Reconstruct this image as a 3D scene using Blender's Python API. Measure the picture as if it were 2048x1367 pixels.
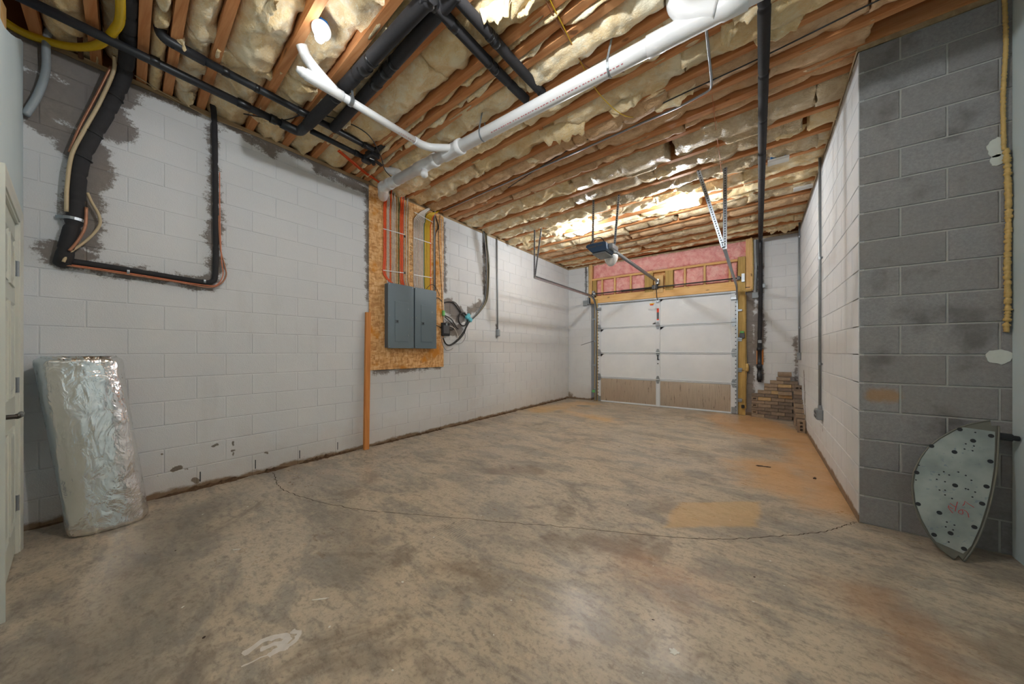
import bpy, bmesh, math, random
from math import sin, cos, pi, radians, sqrt, hypot
from mathutils import Vector, Matrix, noise
for o in list(bpy.data.objects): bpy.data.objects.remove(o, do_unlink=True)
SC = bpy.context.scene
COL = SC.collection
random.seed(7)

# ---------------------------------------------------------------- camera, world, exposure
cam = bpy.data.cameras.new('camera'); cam_o = bpy.data.objects.new('camera', cam); COL.objects.link(cam_o)
cam.sensor_fit = 'HORIZONTAL'; cam.sensor_width = 36.0; cam.lens = 659.0 * 36.0 / 2048.0
cam.shift_y = 19.1 / 2048.0; cam.clip_start = 0.02
cam_o.location = (0, 0, 1.2406); cam_o.rotation_euler = (radians(90), 0, radians(36.8))
SC.camera = cam_o
w = bpy.data.worlds.new('world'); SC.world = w; w.use_nodes = True
w.node_tree.nodes['Background'].inputs[0].default_value = (0.75, 0.85, 1.0, 1)
w.node_tree.nodes['Background'].inputs[1].default_value = 0.02
SC.view_settings.view_transform = 'Standard'; SC.view_settings.look = 'None'
SC.view_settings.gamma = 1.0; SC.view_settings.use_curve_mapping = False
SC.view_settings.exposure = 2.72
BULB_FAR = 170.0
BULB_NEAR = 9.0
BULB_ADDED = 230.0

# room sizes (metres): Y runs towards the garage door, X to the right, Z up
XL, XR, YB, YP, XD, YN = -4.06, 0.58, 7.94, 3.42, 1.22, -0.20
H = 3.41; ZJ = 3.45          # wall top, joist underside
CH, CL = 0.2032, 0.4064      # block course height and length

# ---------------------------------------------------------------- mesh builder
class MB:
    def __init__(s): s.v = []; s.f = []
    def quad(s, a, b, c, d):
        n = len(s.v); s.v += [tuple(a), tuple(b), tuple(c), tuple(d)]; s.f.append((n, n+1, n+2, n+3)); return s
    def poly(s, pts):
        n = len(s.v); s.v += [tuple(p) for p in pts]; s.f.append(tuple(range(n, n+len(pts)))); return s
    def box(s, x0, x1, y0, y1, z0, z1, M=None):
        n = len(s.v)
        P = [Vector((x, y, z)) for z in (z0, z1) for y in (y0, y1) for x in (x0, x1)]
        if M is not None: P = [M @ p for p in P]
        s.v += [tuple(p) for p in P]
        s.f += [tuple(n+i for i in q) for q in ((0,2,3,1),(4,5,7,6),(0,1,5,4),(2,6,7,3),(0,4,6,2),(1,3,7,5))]
        return s
    def cbox(s, x0, x1, y0, y1, z0, z1, c=0.004, M=None):
        """box with chamfered edges"""
        bm = bmesh.new(); bmesh.ops.create_cube(bm, size=1.0)
        for v in bm.verts:
            v.co = Vector(((x0+x1)/2 + v.co.x*(x1-x0), (y0+y1)/2 + v.co.y*(y1-y0), (z0+z1)/2 + v.co.z*(z1-z0)))
        bmesh.ops.bevel(bm, geom=list(bm.edges), offset=c, segments=1, affect='EDGES', profile=0.5)
        s.bm(bm, M); return s
    def bm(s, bm, M=None):
        n = len(s.v); bm.verts.index_update()
        s.v += [tuple(M @ v.co) if M is not None else tuple(v.co) for v in bm.verts]
        s.f += [tuple(n+v.index for v in f.verts) for f in bm.faces]; bm.free(); return s
    def bar(s, a, b, wd, th, up=(0,0,1)):
        """rectangular bar from a to b, width wd across, th along 'up'"""
        a = Vector(a); b = Vector(b); d = (b-a); L = d.length; d.normalize()
        u = Vector(up); x = d.cross(u)
        if x.length < 1e-5: x = d.cross(Vector((1,0,0)))
        x.normalize(); u = x.cross(d)
        n = len(s.v)
        for p in (a, b):
            for i, j in ((-1,-1),(1,-1),(1,1),(-1,1)): s.v.append(tuple(p + x*(i*wd/2) + u*(j*th/2)))
        s.f += [(n,n+1,n+2,n+3),(n+7,n+6,n+5,n+4)] + [(n+i, n+4+i, n+4+(i+1)%4, n+(i+1)%4) for i in range(4)]
        return s
    def tube(s, pts, r, seg=10, caps=True):
        pts = [Vector(p) for p in pts]; m = len(pts)
        rs = r if isinstance(r, (list, tuple)) else [r]*m
        n = len(s.v); prev = None
        for i, p in enumerate(pts):
            t = (pts[min(i+1, m-1)] - pts[max(i-1, 0)])
            if t.length < 1e-9: t = Vector((0,0,1))
            t.normalize()
            if prev is None:
                u = t.cross(Vector((0,0,1)))
                if u.length < 0.05: u = t.cross(Vector((1,0,0)))
            else: u = prev - t*prev.dot(t)
            u.normalize(); prev = u; q = t.cross(u)
            for k in range(seg):
                a = 2*pi*k/seg; s.v.append(tuple(p + (u*cos(a) + q*sin(a))*rs[i]))
        for i in range(m-1):
            for k in range(seg):
                s.f.append((n+i*seg+k, n+i*seg+(k+1)%seg, n+(i+1)*seg+(k+1)%seg, n+(i+1)*seg+k))
        if caps:
            s.f.append(tuple(n+k for k in range(seg))[::-1]); s.f.append(tuple(n+(m-1)*seg+k for k in range(seg)))
        return s
    def lathe(s, o, d, prof, seg=18):
        """profile of (distance along d, radius) revolved about the axis o + t d"""
        o = Vector(o); d = Vector(d).normalized()
        return s.tube([o + d*t for t, r in prof], [max(r, 1e-4) for t, r in prof], seg) if False else s._lathe(o, d, prof, seg)
    def _lathe(s, o, d, prof, seg):
        u = d.cross(Vector((0,0,1)))
        if u.length < 0.05: u = d.cross(Vector((1,0,0)))
        u.normalize(); q = d.cross(u); n = len(s.v)
        for t, r in prof:
            for k in range(seg):
                a = 2*pi*k/seg; s.v.append(tuple(o + d*t + (u*cos(a) + q*sin(a))*max(r, 1e-4)))
        m = len(prof)
        for i in range(m-1):
            for k in range(seg): s.f.append((n+i*seg+k, n+i*seg+(k+1)%seg, n+(i+1)*seg+(k+1)%seg, n+(i+1)*seg+k))
        s.f.append(tuple(n+k for k in range(seg))[::-1]); s.f.append(tuple(n+(m-1)*seg+k for k in range(seg)))
        return s
    def sphere(s, c, r, seg=12, rings=8, sc=(1,1,1)):
        return s._lathe(Vector(c) , Vector((0,0,1)), [(-r*cos(pi*i/rings)*sc[2], r*sin(pi*i/rings)*sc[0]) for i in range(rings+1)], seg)
    def grid(s, P):
        """P[i][j] rows of points"""
        n = len(s.v); a = len(P); b = len(P[0])
        for row in P: s.v += [tuple(p) for p in row]
        for i in range(a-1):
            for j in range(b-1): s.f.append((n+i*b+j, n+i*b+j+1, n+(i+1)*b+j+1, n+(i+1)*b+j))
        return s
    def prism(s, pts, vec):
        """closed outline extruded by vec"""
        n = len(s.v); k = len(pts); v = Vector(vec)
        s.v += [tuple(p) for p in pts] + [tuple(Vector(p)+v) for p in pts]
        s.f.append(tuple(range(n, n+k))[::-1]); s.f.append(tuple(range(n+k, n+2*k)))
        for i in range(k): s.f.append((n+i, n+(i+1)%k, n+k+(i+1)%k, n+k+i))
        return s
    def build(s, name, m, parent=None, smooth=False, fix=False):
        xs = [p[0] for p in s.v]; ys = [p[1] for p in s.v]; zs = [p[2] for p in s.v]
        og = Vector(((min(xs)+max(xs))/2, (min(ys)+max(ys))/2, min(zs)))
        me = bpy.data.meshes.new(name); me.from_pydata([tuple(Vector(p)-og) for p in s.v], [], s.f)
        if fix:
            b = bmesh.new(); b.from_mesh(me); bmesh.ops.recalc_face_normals(b, faces=b.faces); b.to_mesh(me); b.free()
        me.materials.append(MAT[m]); me.update()
        if smooth: me.polygons.foreach_set('use_smooth', [True]*len(me.polygons))
        o = bpy.data.objects.new(name, me); COL.objects.link(o)
        put(o, og, parent); return o

WPOS = {}
def put(o, loc, parent=None):
    loc = Vector(loc); WPOS[o.name] = loc
    if parent is not None:
        o.parent = parent; o.location = loc - WPOS[parent.name]
    else: o.location = loc
    return o
def tag(o, label, cat, group=None, kind=None):
    o['label'] = label; o['category'] = cat
    if group: o['group'] = group
    if kind: o['kind'] = kind
    return o
def thing(name, label, cat, loc, group=None):
    o = bpy.data.objects.new(name, None); COL.objects.link(o); o.empty_display_size = 0.05
    put(o, loc); return tag(o, label, cat, group)
def struct(o, label=None, cat=None):
    o['kind'] = 'structure'
    if label: o['label'] = label; o['category'] = cat
    return o
def smooth_path(pts, n=6):
    """Catmull-Rom through the points"""
    P = [Vector(p) for p in pts]; out = []
    for i in range(len(P)-1):
        a = P[max(i-1,0)]; b = P[i]; c = P[i+1]; d = P[min(i+2, len(P)-1)]
        for k in range(n):
            t = k/n
            out.append(0.5*((2*b) + (c-a)*t + (2*a-5*b+4*c-d)*t*t + (3*b-a-3*c+d)*t**3))
    out.append(P[-1]); return out
def fbm(x, y, z=0.0, o=3):
    v = 0; a = 1; t = 0
    for i in range(o):
        v += a*noise.noise((x, y, z)); t += a; a *= 0.5; x *= 2.03; y *= 2.03; z *= 2.03
    return v/t

# ---------------------------------------------------------------- materials
MAT = {}
def lin(c):
    f = lambda u: u/12.92 if u <= 0.04045 else ((u+0.055)/1.055)**2.4
    return tuple(f(u/255.0) for u in c) + (1.0,)
class NT:
    def __init__(s, name, rough=0.7, metal=0.0, spec=0.5):
        m = bpy.data.materials.new(name); m.use_nodes = True; MAT[name] = m
        s.m = m; s.t = m.node_tree; s.b = s.t.nodes['Principled BSDF']
        s.b.inputs['Roughness'].default_value = rough; s.b.inputs['Metallic'].default_value = metal
        s.b.inputs['Specular IOR Level'].default_value = spec
    def nd(s, ty, **kw):
        n = s.t.nodes.new(ty)
        for k, v in kw.items(): setattr(n, k, v)
        return n
    def _in(s, sock, v):
        if v is None: return
        if isinstance(v, bpy.types.NodeSocket): s.t.links.new(v, sock)
        else: sock.default_value = v
    def pos(s): return s.nd('ShaderNodeNewGeometry').outputs['Position']
    def obj(s): return s.nd('ShaderNodeTexCoord').outputs['Object']
    def rnd(s): return s.nd('ShaderNodeObjectInfo').outputs['Random']
    def math(s, op, a, b=None, c=None, clamp=False):
        n = s.nd('ShaderNodeMath', operation=op, use_clamp=clamp)
        s._in(n.inputs[0], a); s._in(n.inputs[1], b); s._in(n.inputs[2], c); return n.outputs[0]
    def vm(s, op, a, b=None, sc=None):
        n = s.nd('ShaderNodeVectorMath', operation=op); s._in(n.inputs[0], a); s._in(n.inputs[1], b)
        if sc is not None: s._in(n.inputs['Scale'], sc)
        return n.outputs['Value'] if op in ('LENGTH','DOT_PRODUCT','DISTANCE') else n.outputs[0]
    def noise(s, v, scale, detail=4, rough=0.55, dist=0.0):
        n = s.nd('ShaderNodeTexNoise'); s._in(n.inputs['Vector'], v); n.inputs['Scale'].default_value = scale
        n.inputs['Detail'].default_value = detail; n.inputs['Roughness'].default_value = rough; n.inputs['Distortion'].default_value = dist
        return n.outputs[0]
    def vor(s, v, scale, feat='F1', out='Distance'):
        n = s.nd('ShaderNodeTexVoronoi', feature=feat); s._in(n.inputs['Vector'], v); n.inputs['Scale'].default_value = scale
        return n.outputs[out]
    def wave(s, v, scale, dist=2.0, det=2.0):
        n = s.nd('ShaderNodeTexWave'); s._in(n.inputs['Vector'], v); n.inputs['Scale'].default_value = scale
        n.inputs['Distortion'].default_value = dist; n.inputs['Detail'].default_value = det; return n.outputs['Fac']
    def ramp(s, f, stops):
        n = s.nd('ShaderNodeValToRGB'); s._in(n.inputs[0], f); e = n.color_ramp.elements
        while len(e) < len(stops): e.new(0.5)
        for k, (p, c) in enumerate(stops):
            e[k].position = p; e[k].color = c if isinstance(c, tuple) and len(c) == 4 else (c, c, c, 1)
        return n.outputs[0]
    def mr(s, f, a, b, c=0.0, d=1.0, smooth=True):
        n = s.nd('ShaderNodeMapRange'); n.interpolation_type = 'SMOOTHSTEP' if smooth else 'LINEAR'
        s._in(n.inputs[0], f)
        for i, v in enumerate((a, b, c, d)): n.inputs[i+1].default_value = v
        return n.outputs[0]
    def mix(s, f, a, b, mode='MIX'):
        n = s.nd('ShaderNodeMix', data_type='RGBA', blend_type=mode)
        s._in(n.inputs[0], f); s._in(n.inputs[6], a); s._in(n.inputs[7], b); return n.outputs[2]
    def scale(s, v, sc): return s.vm('MULTIPLY', v, sc)
    def sep(s, v):
        n = s.nd('ShaderNodeSeparateXYZ'); s._in(n.inputs[0], v); return n.outputs
    def bump(s, h, st=0.3, d=0.01):
        n = s.nd('ShaderNodeBump'); n.inputs['Strength'].default_value = st; n.inputs['Distance'].default_value = d
        s._in(n.inputs['Height'], h); s.t.links.new(n.outputs[0], s.b.inputs['Normal']); return n
    def col(s, c): s._in(s.b.inputs['Base Color'], c); return s
    def rough(s, c): s._in(s.b.inputs['Roughness'], c); return s
    def seg(s, p, a, b, r):
        """signed distance to a capsule a-b of radius r"""
        a = Vector(a); b = Vector(b); ba = b-a; pa = s.vm('SUBTRACT', p, tuple(a))
        if ba.length < 1e-6: return s.math('SUBTRACT', s.vm('LENGTH', pa), r)
        h = s.math('MULTIPLY', s.vm('DOT_PRODUCT', pa, tuple(ba)), 1.0/ba.dot(ba), clamp=True)
        q = s.vm('SCALE', tuple(ba), sc=h)
        return s.math('SUBTRACT', s.vm('LENGTH', s.vm('SUBTRACT', pa, q)), r)
    def segs(s, p, L):
        d = None
        for a, b, r in L:
            e = s.seg(p, a, b, r); d = e if d is None else s.math('MINIMUM', d, e)
        return d
def plain(name, c, rough=0.6, metal=0.0, spec=0.5, var=0.06, sc=30, bump=0.0):
    n = NT(name, rough, metal, spec); L = lin(c)
    f = n.noise(n.obj(), sc, 3)
    n.col(n.mix(f, tuple(u*(1-var*2) for u in L[:3])+(1,), tuple(min(1, u*(1+var)) for u in L[:3])+(1,)))
    if bump: n.bump(n.noise(n.obj(), sc*4, 3), bump, 0.003)
    return n

# simple ones
plain('white_pvc', (236, 236, 236), 0.28, var=0.03, sc=6)
plain('clear_print', (196, 120, 124), 0.4)
plain('black_abs', (40, 41, 45), 0.42, var=0.15, sc=12, bump=0.05)
plain('black_foam', (44, 42, 44), 0.8, var=0.15, sc=25, bump=0.15)
plain('black_tape', (22, 22, 24), 0.35)
plain('yellow_line', (222, 184, 20), 0.4)
plain('grey_pvc', (150, 158, 162), 0.45)
plain('copper', (176, 122, 92), 0.4, 0.35, var=0.2)
plain('tan_cable', (196, 176, 140), 0.5)
plain('rust', (118, 80, 60), 0.7, 0.2, var=0.25, sc=60)
plain('galv', (170, 176, 182), 0.34, 0.85, var=0.12, sc=20)
plain('zinc_dull', (150, 156, 160), 0.45, 0.6, var=0.1)
plain('dark_metal', (70, 70, 72), 0.5, 0.5)
plain('panel_grey', (106, 122, 132), 0.38, 0.0, var=0.03, sc=8)
plain('panel_edge', (88, 102, 112), 0.42)
plain('black_plastic', (34, 35, 38), 0.4)
plain('navy_plastic', (52, 78, 108), 0.4)
plain('white_plastic', (238, 238, 236), 0.35, var=0.02)
plain('blue_plastic', (20, 110, 190), 0.4)
plain('aqua_tape', (110, 205, 220), 0.5)
plain('green_plastic', (110, 190, 110), 0.5)
plain('green_cable', (70, 110, 70), 0.5)
plain('orange_cable', (240, 88, 24), 0.45)
plain('white_cable', (226, 218, 210), 0.5)
plain('yellow_cable', (226, 184, 34), 0.45)
plain('grey_cable', (150, 152, 156), 0.5)
plain('black_cable', (48, 47, 46), 0.5)
plain('olive_cable', (120, 118, 60), 0.5)
plain('door_paint', (206, 210, 198), 0.4, var=0.02, sc=4)
plain('trim_paint', (212, 214, 204), 0.42, var=0.02, sc=4)
plain('chrome_dark', (90, 88, 84), 0.25, 0.9)
plain('white_steel', (222, 226, 230), 0.45, var=0.02, sc=5)
plain('slot_dark', (36, 38, 42), 0.6)
plain('orange_wood_tag', (226, 140, 60), 0.6)
plain('sticker_red', (226, 66, 30), 0.5)
plain('sticker_grey', (86, 88, 92), 0.5)
plain('sticker_yellow', (236, 190, 40), 0.5)
plain('marker_red', (196, 50, 50), 0.6)
plain('spray_foam', (206, 172, 104), 0.55, var=0.14, sc=40, bump=0.3)
plain('white_compound', (206, 212, 206), 0.7, var=0.05)
plain('rubber', (20, 20, 20), 0.7)
plain('pink_wire', (222, 130, 90), 0.5)
plain('vapour_tape', (60, 64, 72), 0.25, var=0.1)

def wood(name, c1, c2, sc=(2.0, 30.0, 30.0), rough=0.72, knots=True):
    n = NT(name, rough, spec=0.3); p = n.obj(); r = n.rnd()
    v = n.vm('ADD', n.scale(p, sc), n.vm('SCALE', (7.0, 13.0, 5.0), sc=r))
    g = n.noise(v, 1.0, 5, 0.6, 0.4)
    c = n.mix(n.mr(g, 0.3, 0.7), lin(c1), lin(c2))
    c = n.mix(n.math('MULTIPLY', r, 0.35), c, tuple(u*0.7 for u in lin(c1)[:3])+(1,))
    if knots:
        k = n.mr(n.noise(n.vm('ADD', n.scale(p, (4, 9, 9)), n.vm('SCALE', (3.0, 5.0, 9.0), sc=r)), 1.0, 2), 0.70, 0.76)
        c = n.mix(n.math('MULTIPLY', k, 0.7), c, lin((90, 52, 28)))
    n.col(c); n.bump(g, 0.15, 0.004); return n
wood('joist_wood', (196, 128, 76), (224, 164, 112))
wood('pine', (226, 180, 116), (240, 204, 148), (30.0, 30.0, 3.0))
wood('pine_x', (226, 176, 110), (242, 200, 140), (3.0, 30.0, 30.0))
wood('treated_post', (172, 142, 82), (202, 168, 102), (26.0, 26.0, 2.5))
wood('stud_orange', (206, 132, 70), (222, 152, 88), (30.0, 30.0, 2.0), knots=False)
wood('subfloor_wood', (150, 96, 54), (180, 122, 74), (4.0, 4.0, 4.0), knots=False)
wood('sill_wood', (150, 126, 94), (188, 164, 128), (20, 2, 20), knots=False)

# OSB strand board
n = NT('osb', 0.75, spec=0.2); p = n.obj()
v1 = n.nd('ShaderNodeTexVoronoi', feature='F1'); n._in(v1.inputs['Vector'], n.vm('ADD', n.scale(p, (1, 34, 13)), n.vm('SCALE', (1, 1, 1), sc=n.noise(p, 9, 3)))); v1.inputs['Scale'].default_value = 1.4
v2 = n.nd('ShaderNodeTexVoronoi', feature='F1'); n._in(v2.inputs['Vector'], n.vm('ADD', n.scale(p, (1, 12, 36)), n.vm('SCALE', (2, 2, 2), sc=n.noise(p, 7, 3)))); v2.inputs['Scale'].default_value = 1.4
s1 = n.sep(v1.outputs['Color'])[0]; s2 = n.sep(v2.outputs['Color'])[1]
f = n.math('MULTIPLY', n.math('ADD', s1, s2), 0.5)
c = n.ramp(f, [(0.15, lin((196, 140, 86))), (0.5, lin((226, 174, 116))), (0.85, lin((240, 202, 150)))])
c = n.mix(n.mr(n.noise(p, 3.2, 4), 0.56, 0.68), c, lin((216, 142, 50)))
c = n.mix(n.math('MULTIPLY', n.mr(n.noise(p, 2.3, 3), 0.5, 0.75), 0.4), c, lin((160, 116, 74)))
n.col(c); n.bump(f, 0.25, 0.003)

# fibreglass
n = NT('fibreglass', 0.95, spec=0.05); p = n.pos(); r = n.rnd()
a = n.noise(n.scale(p, (9, 14, 9)), 1.0, 6, 0.62, 0.5)
c = n.ramp(a, [(0.25, lin((226, 192, 136))), (0.5, lin((246, 222, 178))), (0.75, lin((254, 246, 226)))])
c = n.mix(n.math('MULTIPLY', n.mr(n.noise(n.scale(p, (40, 70, 40)), 1.0, 4, 0.7, 1.2), 0.52, 0.66), 0.6), c, lin((255, 250, 234)))
c = n.mix(n.mr(n.noise(p, 3.0, 3), 0.58, 0.72), c, lin((250, 240, 214)))
c = n.mix(n.math('MULTIPLY', n.mr(r, 0.2, 0.9), 0.3), c, lin((230, 198, 130)))
c = n.mix(n.math('MULTIPLY', n.mr(n.noise(p, 5.0, 4), 0.70, 0.80), 0.5), c, lin((150, 112, 66)))
n.col(c)
n.b.inputs['Sheen Weight'].default_value = 0.15
n.bump(n.math('ADD', n.noise(n.scale(p, (30, 60, 30)), 1.0, 5, 0.7, 1.0), n.math('MULTIPLY', n.noise(p, 14, 4, 0.6, 1.5), 1.4)), 0.5, 0.02)
# kraft facing, crinkled with a film sheen
n = NT('kraft_film', 0.3, spec=0.6); p = n.pos()
a = n.noise(p, 9, 5, 0.6, 1.2)
c = n.ramp(a, [(0.3, lin((206, 178, 134))), (0.55, lin((226, 204, 166))), (0.8, lin((242, 228, 202)))])
n.col(c); n.rough(n.mr(n.noise(p, 6, 4), 0.35, 0.65, 0.16, 0.5))
n.bump(n.math('ADD', n.noise(n.scale(p, (22, 34, 22)), 1.0, 4, 0.6, 2.2), n.math('MULTIPLY', n.noise(p, 60, 3), 0.25)), 0.8, 0.03)
n = NT('kraft_dull', 0.62, spec=0.3); p = n.pos()
a = n.noise(p, 8, 4, 0.6, 0.8)
n.col(n.ramp(a, [(0.3, lin((210, 168, 126))), (0.7, lin((234, 200, 160)))]))
n.bump(n.noise(n.scale(p, (16, 26, 16)), 1.0, 4, 0.6, 1.6), 0.7, 0.03)
# pink batts
n = NT('pink_batt', 0.95, spec=0.05); p = n.pos()
a = n.noise(p, 9, 5, 0.6, 0.6)
n.col(n.ramp(a, [(0.3, lin((228, 142, 138))), (0.55, lin((244, 182, 174))), (0.8, lin((252, 212, 202)))]))
n.bump(n.math('ADD', n.noise(p, 12, 4, 0.6, 1.2), n.math('MULTIPLY', n.noise(p, 60, 3), 0.4)), 0.8, 0.03)
# foil facing
n = NT('foil', 0.22, 1.0); p = n.obj()
n.col(n.mix(n.noise(p, 5, 3), lin((222, 222, 220)), lin((242, 242, 242))))
n.rough(n.mr(n.noise(p, 7, 4), 0.3, 0.7, 0.10, 0.28))
scr = n.math('ADD', n.wave(n.scale(p, (1, 60, 0)), 1.0, 0.2), n.wave(n.scale(n.vm('ADD', p, (0, 0, 0)), (0, 0, 60)), 1.0, 0.2))
n.bump(n.math('ADD', n.math('ADD', n.noise(n.scale(p, (5, 5, 4)), 1.0, 3, 0.5, 1.6), n.math('MULTIPLY', n.math('ABSOLUTE', n.math('SUBTRACT', n.noise(n.scale(p, (16, 16, 9)), 1.0, 3, 0.55, 0.8), 0.5)), 0.5)), n.math('MULTIPLY', scr, 0.012)), 0.42, 0.03)
# bare galvanised door skin
n = NT('door_skin', 0.35, 0.55); p = n.pos()
st = n.noise(n.scale(p, (40, 1, 3)), 1.0, 5, 0.7, 0.6)
n.col(n.mix(st, lin((160, 142, 124)), lin((218, 204, 186)))); n.rough(n.mr(st, 0.3, 0.7, 0.25, 0.5))
n.bump(n.math('ADD', n.vor(p, 90), st), 0.35, 0.004)
n = NT('door_foam', 0.5, spec=0.4); p = n.pos()
n.col(n.mix(n.noise(p, 4, 3), lin((214, 218, 222)), lin((230, 233, 236))))
n.bump(n.math('ADD', n.math('MULTIPLY', n.noise(n.scale(p, (1.5, 1, 3)), 1.0, 2), 6.0), n.noise(p, 120, 2)), 0.12, 0.01)
# aluminium plate
n = NT('plate_metal', 0.4, 0.75); p = n.obj()
c = n.mix(n.mr(n.noise(p, 6, 3), 0.3, 0.7), lin((148, 156, 154)), lin((184, 190, 186)))
n.col(n.mix(n.math('MULTIPLY', n.mr(n.noise(p, 45, 4), 0.6, 0.7), 0.5), c, lin((112, 130, 150))))
plain('plate_rim', (120, 118, 108), 0.45, 0.4)
plain('brick', (164, 143, 122), 0.85, spec=0.2, var=0.25, sc=18, bump=0.3)
plain('brick_tan', (200, 168, 124), 0.85, spec=0.2, var=0.2, sc=18, bump=0.3)
plain('brick_dark', (138, 121, 106), 0.85, spec=0.2, var=0.25, sc=18, bump=0.3)
plain('debris', (104, 82, 62), 0.95, spec=0.1, var=0.4, sc=50, bump=0.5)
plain('white_speck', (222, 222, 214), 0.7)
plain('leaf_dark', (60, 44, 32), 0.9)
plain('crack_dark', (70, 58, 46), 0.95, spec=0.1)
plain('wet_patch', (120, 116, 106), 0.3)
# drywall
n = NT('drywall', 0.65, spec=0.3); p = n.pos()
n.col(n.mix(n.noise(p, 2.5, 4), lin((196, 212, 216)), lin((212, 224, 226)))); n.bump(n.noise(p, 120, 2), 0.06, 0.003)
# lit lamp
def lamp(name, st):
    n = NT(name, 0.3); n.col((0.9, 0.9, 0.9, 1))
    n.b.inputs['Emission Color'].default_value = (0.93, 0.97, 1.0, 1); n.b.inputs['Emission Strength'].default_value = st
lamp('lit_bulb_far', BULB_FAR); lamp('lit_bulb_near', BULB_NEAR); lamp('lit_bulb_added', BULB_ADDED)
# white dimpled smear
n = NT('paint_smear', 0.7); n.col(n.mix(n.noise(n.pos(), 30, 4), lin((190, 184, 176)), lin((228, 224, 218))))

# ---- masonry paint with bare patches
def masonry(name, axis, bare, paint=((206, 208, 210), (222, 223, 224)), base_z=0.05, chips=()):
    """axis: which two world axes span the wall; bare: capsules of unpainted block"""
    n = NT(name, 0.72, spec=0.25); p = n.pos()
    q = n.scale(p, (0, 1, 1) if axis == 'yz' else (1, 0, 1))
    c = n.mix(n.noise(p, 1.1, 4), lin(paint[0]), lin(paint[1]))
    c = n.mix(n.math('MULTIPLY', n.mr(n.noise(n.scale(p, (2, 2, 0.6)), 1.6, 5), 0.55, 0.78), 0.22), c, lin((160, 152, 142)))
    blk = n.mix(n.noise(p, 26, 5, 0.7), lin((112, 104, 98)), lin((152, 144, 136)))
    blk = n.mix(n.mr(n.noise(p, 2.0, 3), 0.35, 0.7), blk, lin((128, 122, 120)))
    jit = n.math('MULTIPLY', n.math('SUBTRACT', n.noise(n.scale(q, (5, 5, 9)), 1.0, 6, 0.68), 0.5), 0.26)
    fine = n.math('MULTIPLY', n.math('SUBTRACT', n.noise(q, 70, 4, 0.7), 0.5), 0.11)
    if bare:
        d = n.math('ADD', n.math('ADD', n.segs(q, bare), jit), fine)
        c = n.mix(n.mr(d, 0.02, -0.02), c, blk)
    if chips:
        d = n.math('ADD', n.segs(q, chips), n.math('MULTIPLY', n.math('SUBTRACT', n.noise(q, 45, 3), 0.5), 0.03))
        c = n.mix(n.mr(d, 0.002, -0.003), c, lin((118, 112, 104)))
    z = n.sep(p)[2]
    dz = n.math('ADD', n.math('SUBTRACT', z, base_z), n.math('MULTIPLY', jit, 0.45))
    c = n.mix(n.mr(dz, 0.012, -0.02), c, n.mix(n.noise(p, 20, 4), lin((96, 78, 62)), lin((138, 116, 94))))
    # grime fading up from the slab
    c = n.mix(n.math('MULTIPLY', n.mr(n.math('ADD', z, n.math('MULTIPLY', jit, 2.0)), 0.5, 0.0), 0.22), c, lin((178, 150, 118)))
    ch = n.mr(n.noise(q, 7.5, 4), 0.735, 0.75)
    c = n.mix(n.math('MULTIPLY', ch, n.mr(z, 0.9, 0.2)), c, lin((84, 76, 68)))
    n.col(c); n.bump(n.math('ADD', n.noise(p, 130, 3, 0.6), n.math('MULTIPLY', n.noise(p, 28, 3), 0.5)), 0.28, 0.006)
Y_ = lambda y, z: (0, y, z)
masonry('paint_left', 'yz', [
    (Y_(-0.16, 3.32), Y_(0.20, 3.30), 0.13), (Y_(-0.12, 3.05), Y_(0.14, 3.05), 0.17), (Y_(-0.14, 2.86), Y_(0.1, 2.78), 0.08), (Y_(0.02, 2.80), Y_(0.10, 2.62), 0.11),
    (Y_(0.06, 2.5), Y_(0.05, 2.1), 0.09), (Y_(-0.06, 1.95), Y_(0.02, 1.92), 0.09), (Y_(0.0, 1.89), Y_(0.76, 1.86), 0.045),
    (Y_(0.79, 1.92), Y_(0.80, 2.7), 0.05), (Y_(0.79, 2.7), Y_(0.78, 3.35), 0.03),
    (Y_(0.2, 3.40), Y_(2.3, 3.40), 0.03), (Y_(1.05, 3.37), Y_(1.25, 3.30), 0.05), (Y_(1.7, 3.36), Y_(2.3, 3.30), 0.06),
    (Y_(2.30, 3.3), Y_(2.30, 1.9), 0.03), (Y_(2.4, 0.98), Y_(3.5, 0.98), 0.03),
    (Y_(3.70, 1.98), Y_(3.95, 1.85), 0.14), (Y_(3.70, 1.62), Y_(3.9, 1.6), 0.11),
    (Y_(4.56, 3.2), Y_(4.58, 2.3), 0.035), (Y_(4.45, 2.1), Y_(4.2, 1.95), 0.07), (Y_(3.6, 3.3), Y_(3.62, 2.2), 0.03),
    (Y_(4.93, 1.75), Y_(4.93, 1.5), 0.02)],
    chips=[(Y_(0.53, 0.216), Y_(0.565, 0.225), 0.020), (Y_(0.461, 0.368), Y_(0.463, 0.366), 0.008), (Y_(0.604, 0.199), Y_(0.615, 0.199), 0.006), (Y_(0.79, 0.360), Y_(0.815, 0.372), 0.012), (Y_(0.933, 0.37), Y_(0.937, 0.335), 0.007), (Y_(0.925, 0.285), Y_(0.945, 0.29), 0.009), (Y_(0.935, 0.265), Y_(0.935, 0.235), 0.006), (Y_(0.66, 0.09), Y_(0.68, 0.07), 0.02), (Y_(1.19, 0.2), Y_(1.21, 0.195), 0.008)])
X_ = lambda x, z: (x, 0, z)
masonry('paint_back', 'xz', [(X_(-0.16, 2.4), X_(-0.16, 0.1), 0.10), (X_(0.02, 2.9), X_(0.02, 0.7), 0.045), (X_(0.0, 1.9), X_(0.0, 1.0), 0.09),
    (X_(-3.56, 3.4), X_(-3.56, 2.6), 0.015), (X_(0.55, 1.5), X_(0.55, 0.7), 0.03), (X_(-4.06, 0.1), X_(-4.0, 0.05), 0.06)])
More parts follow.
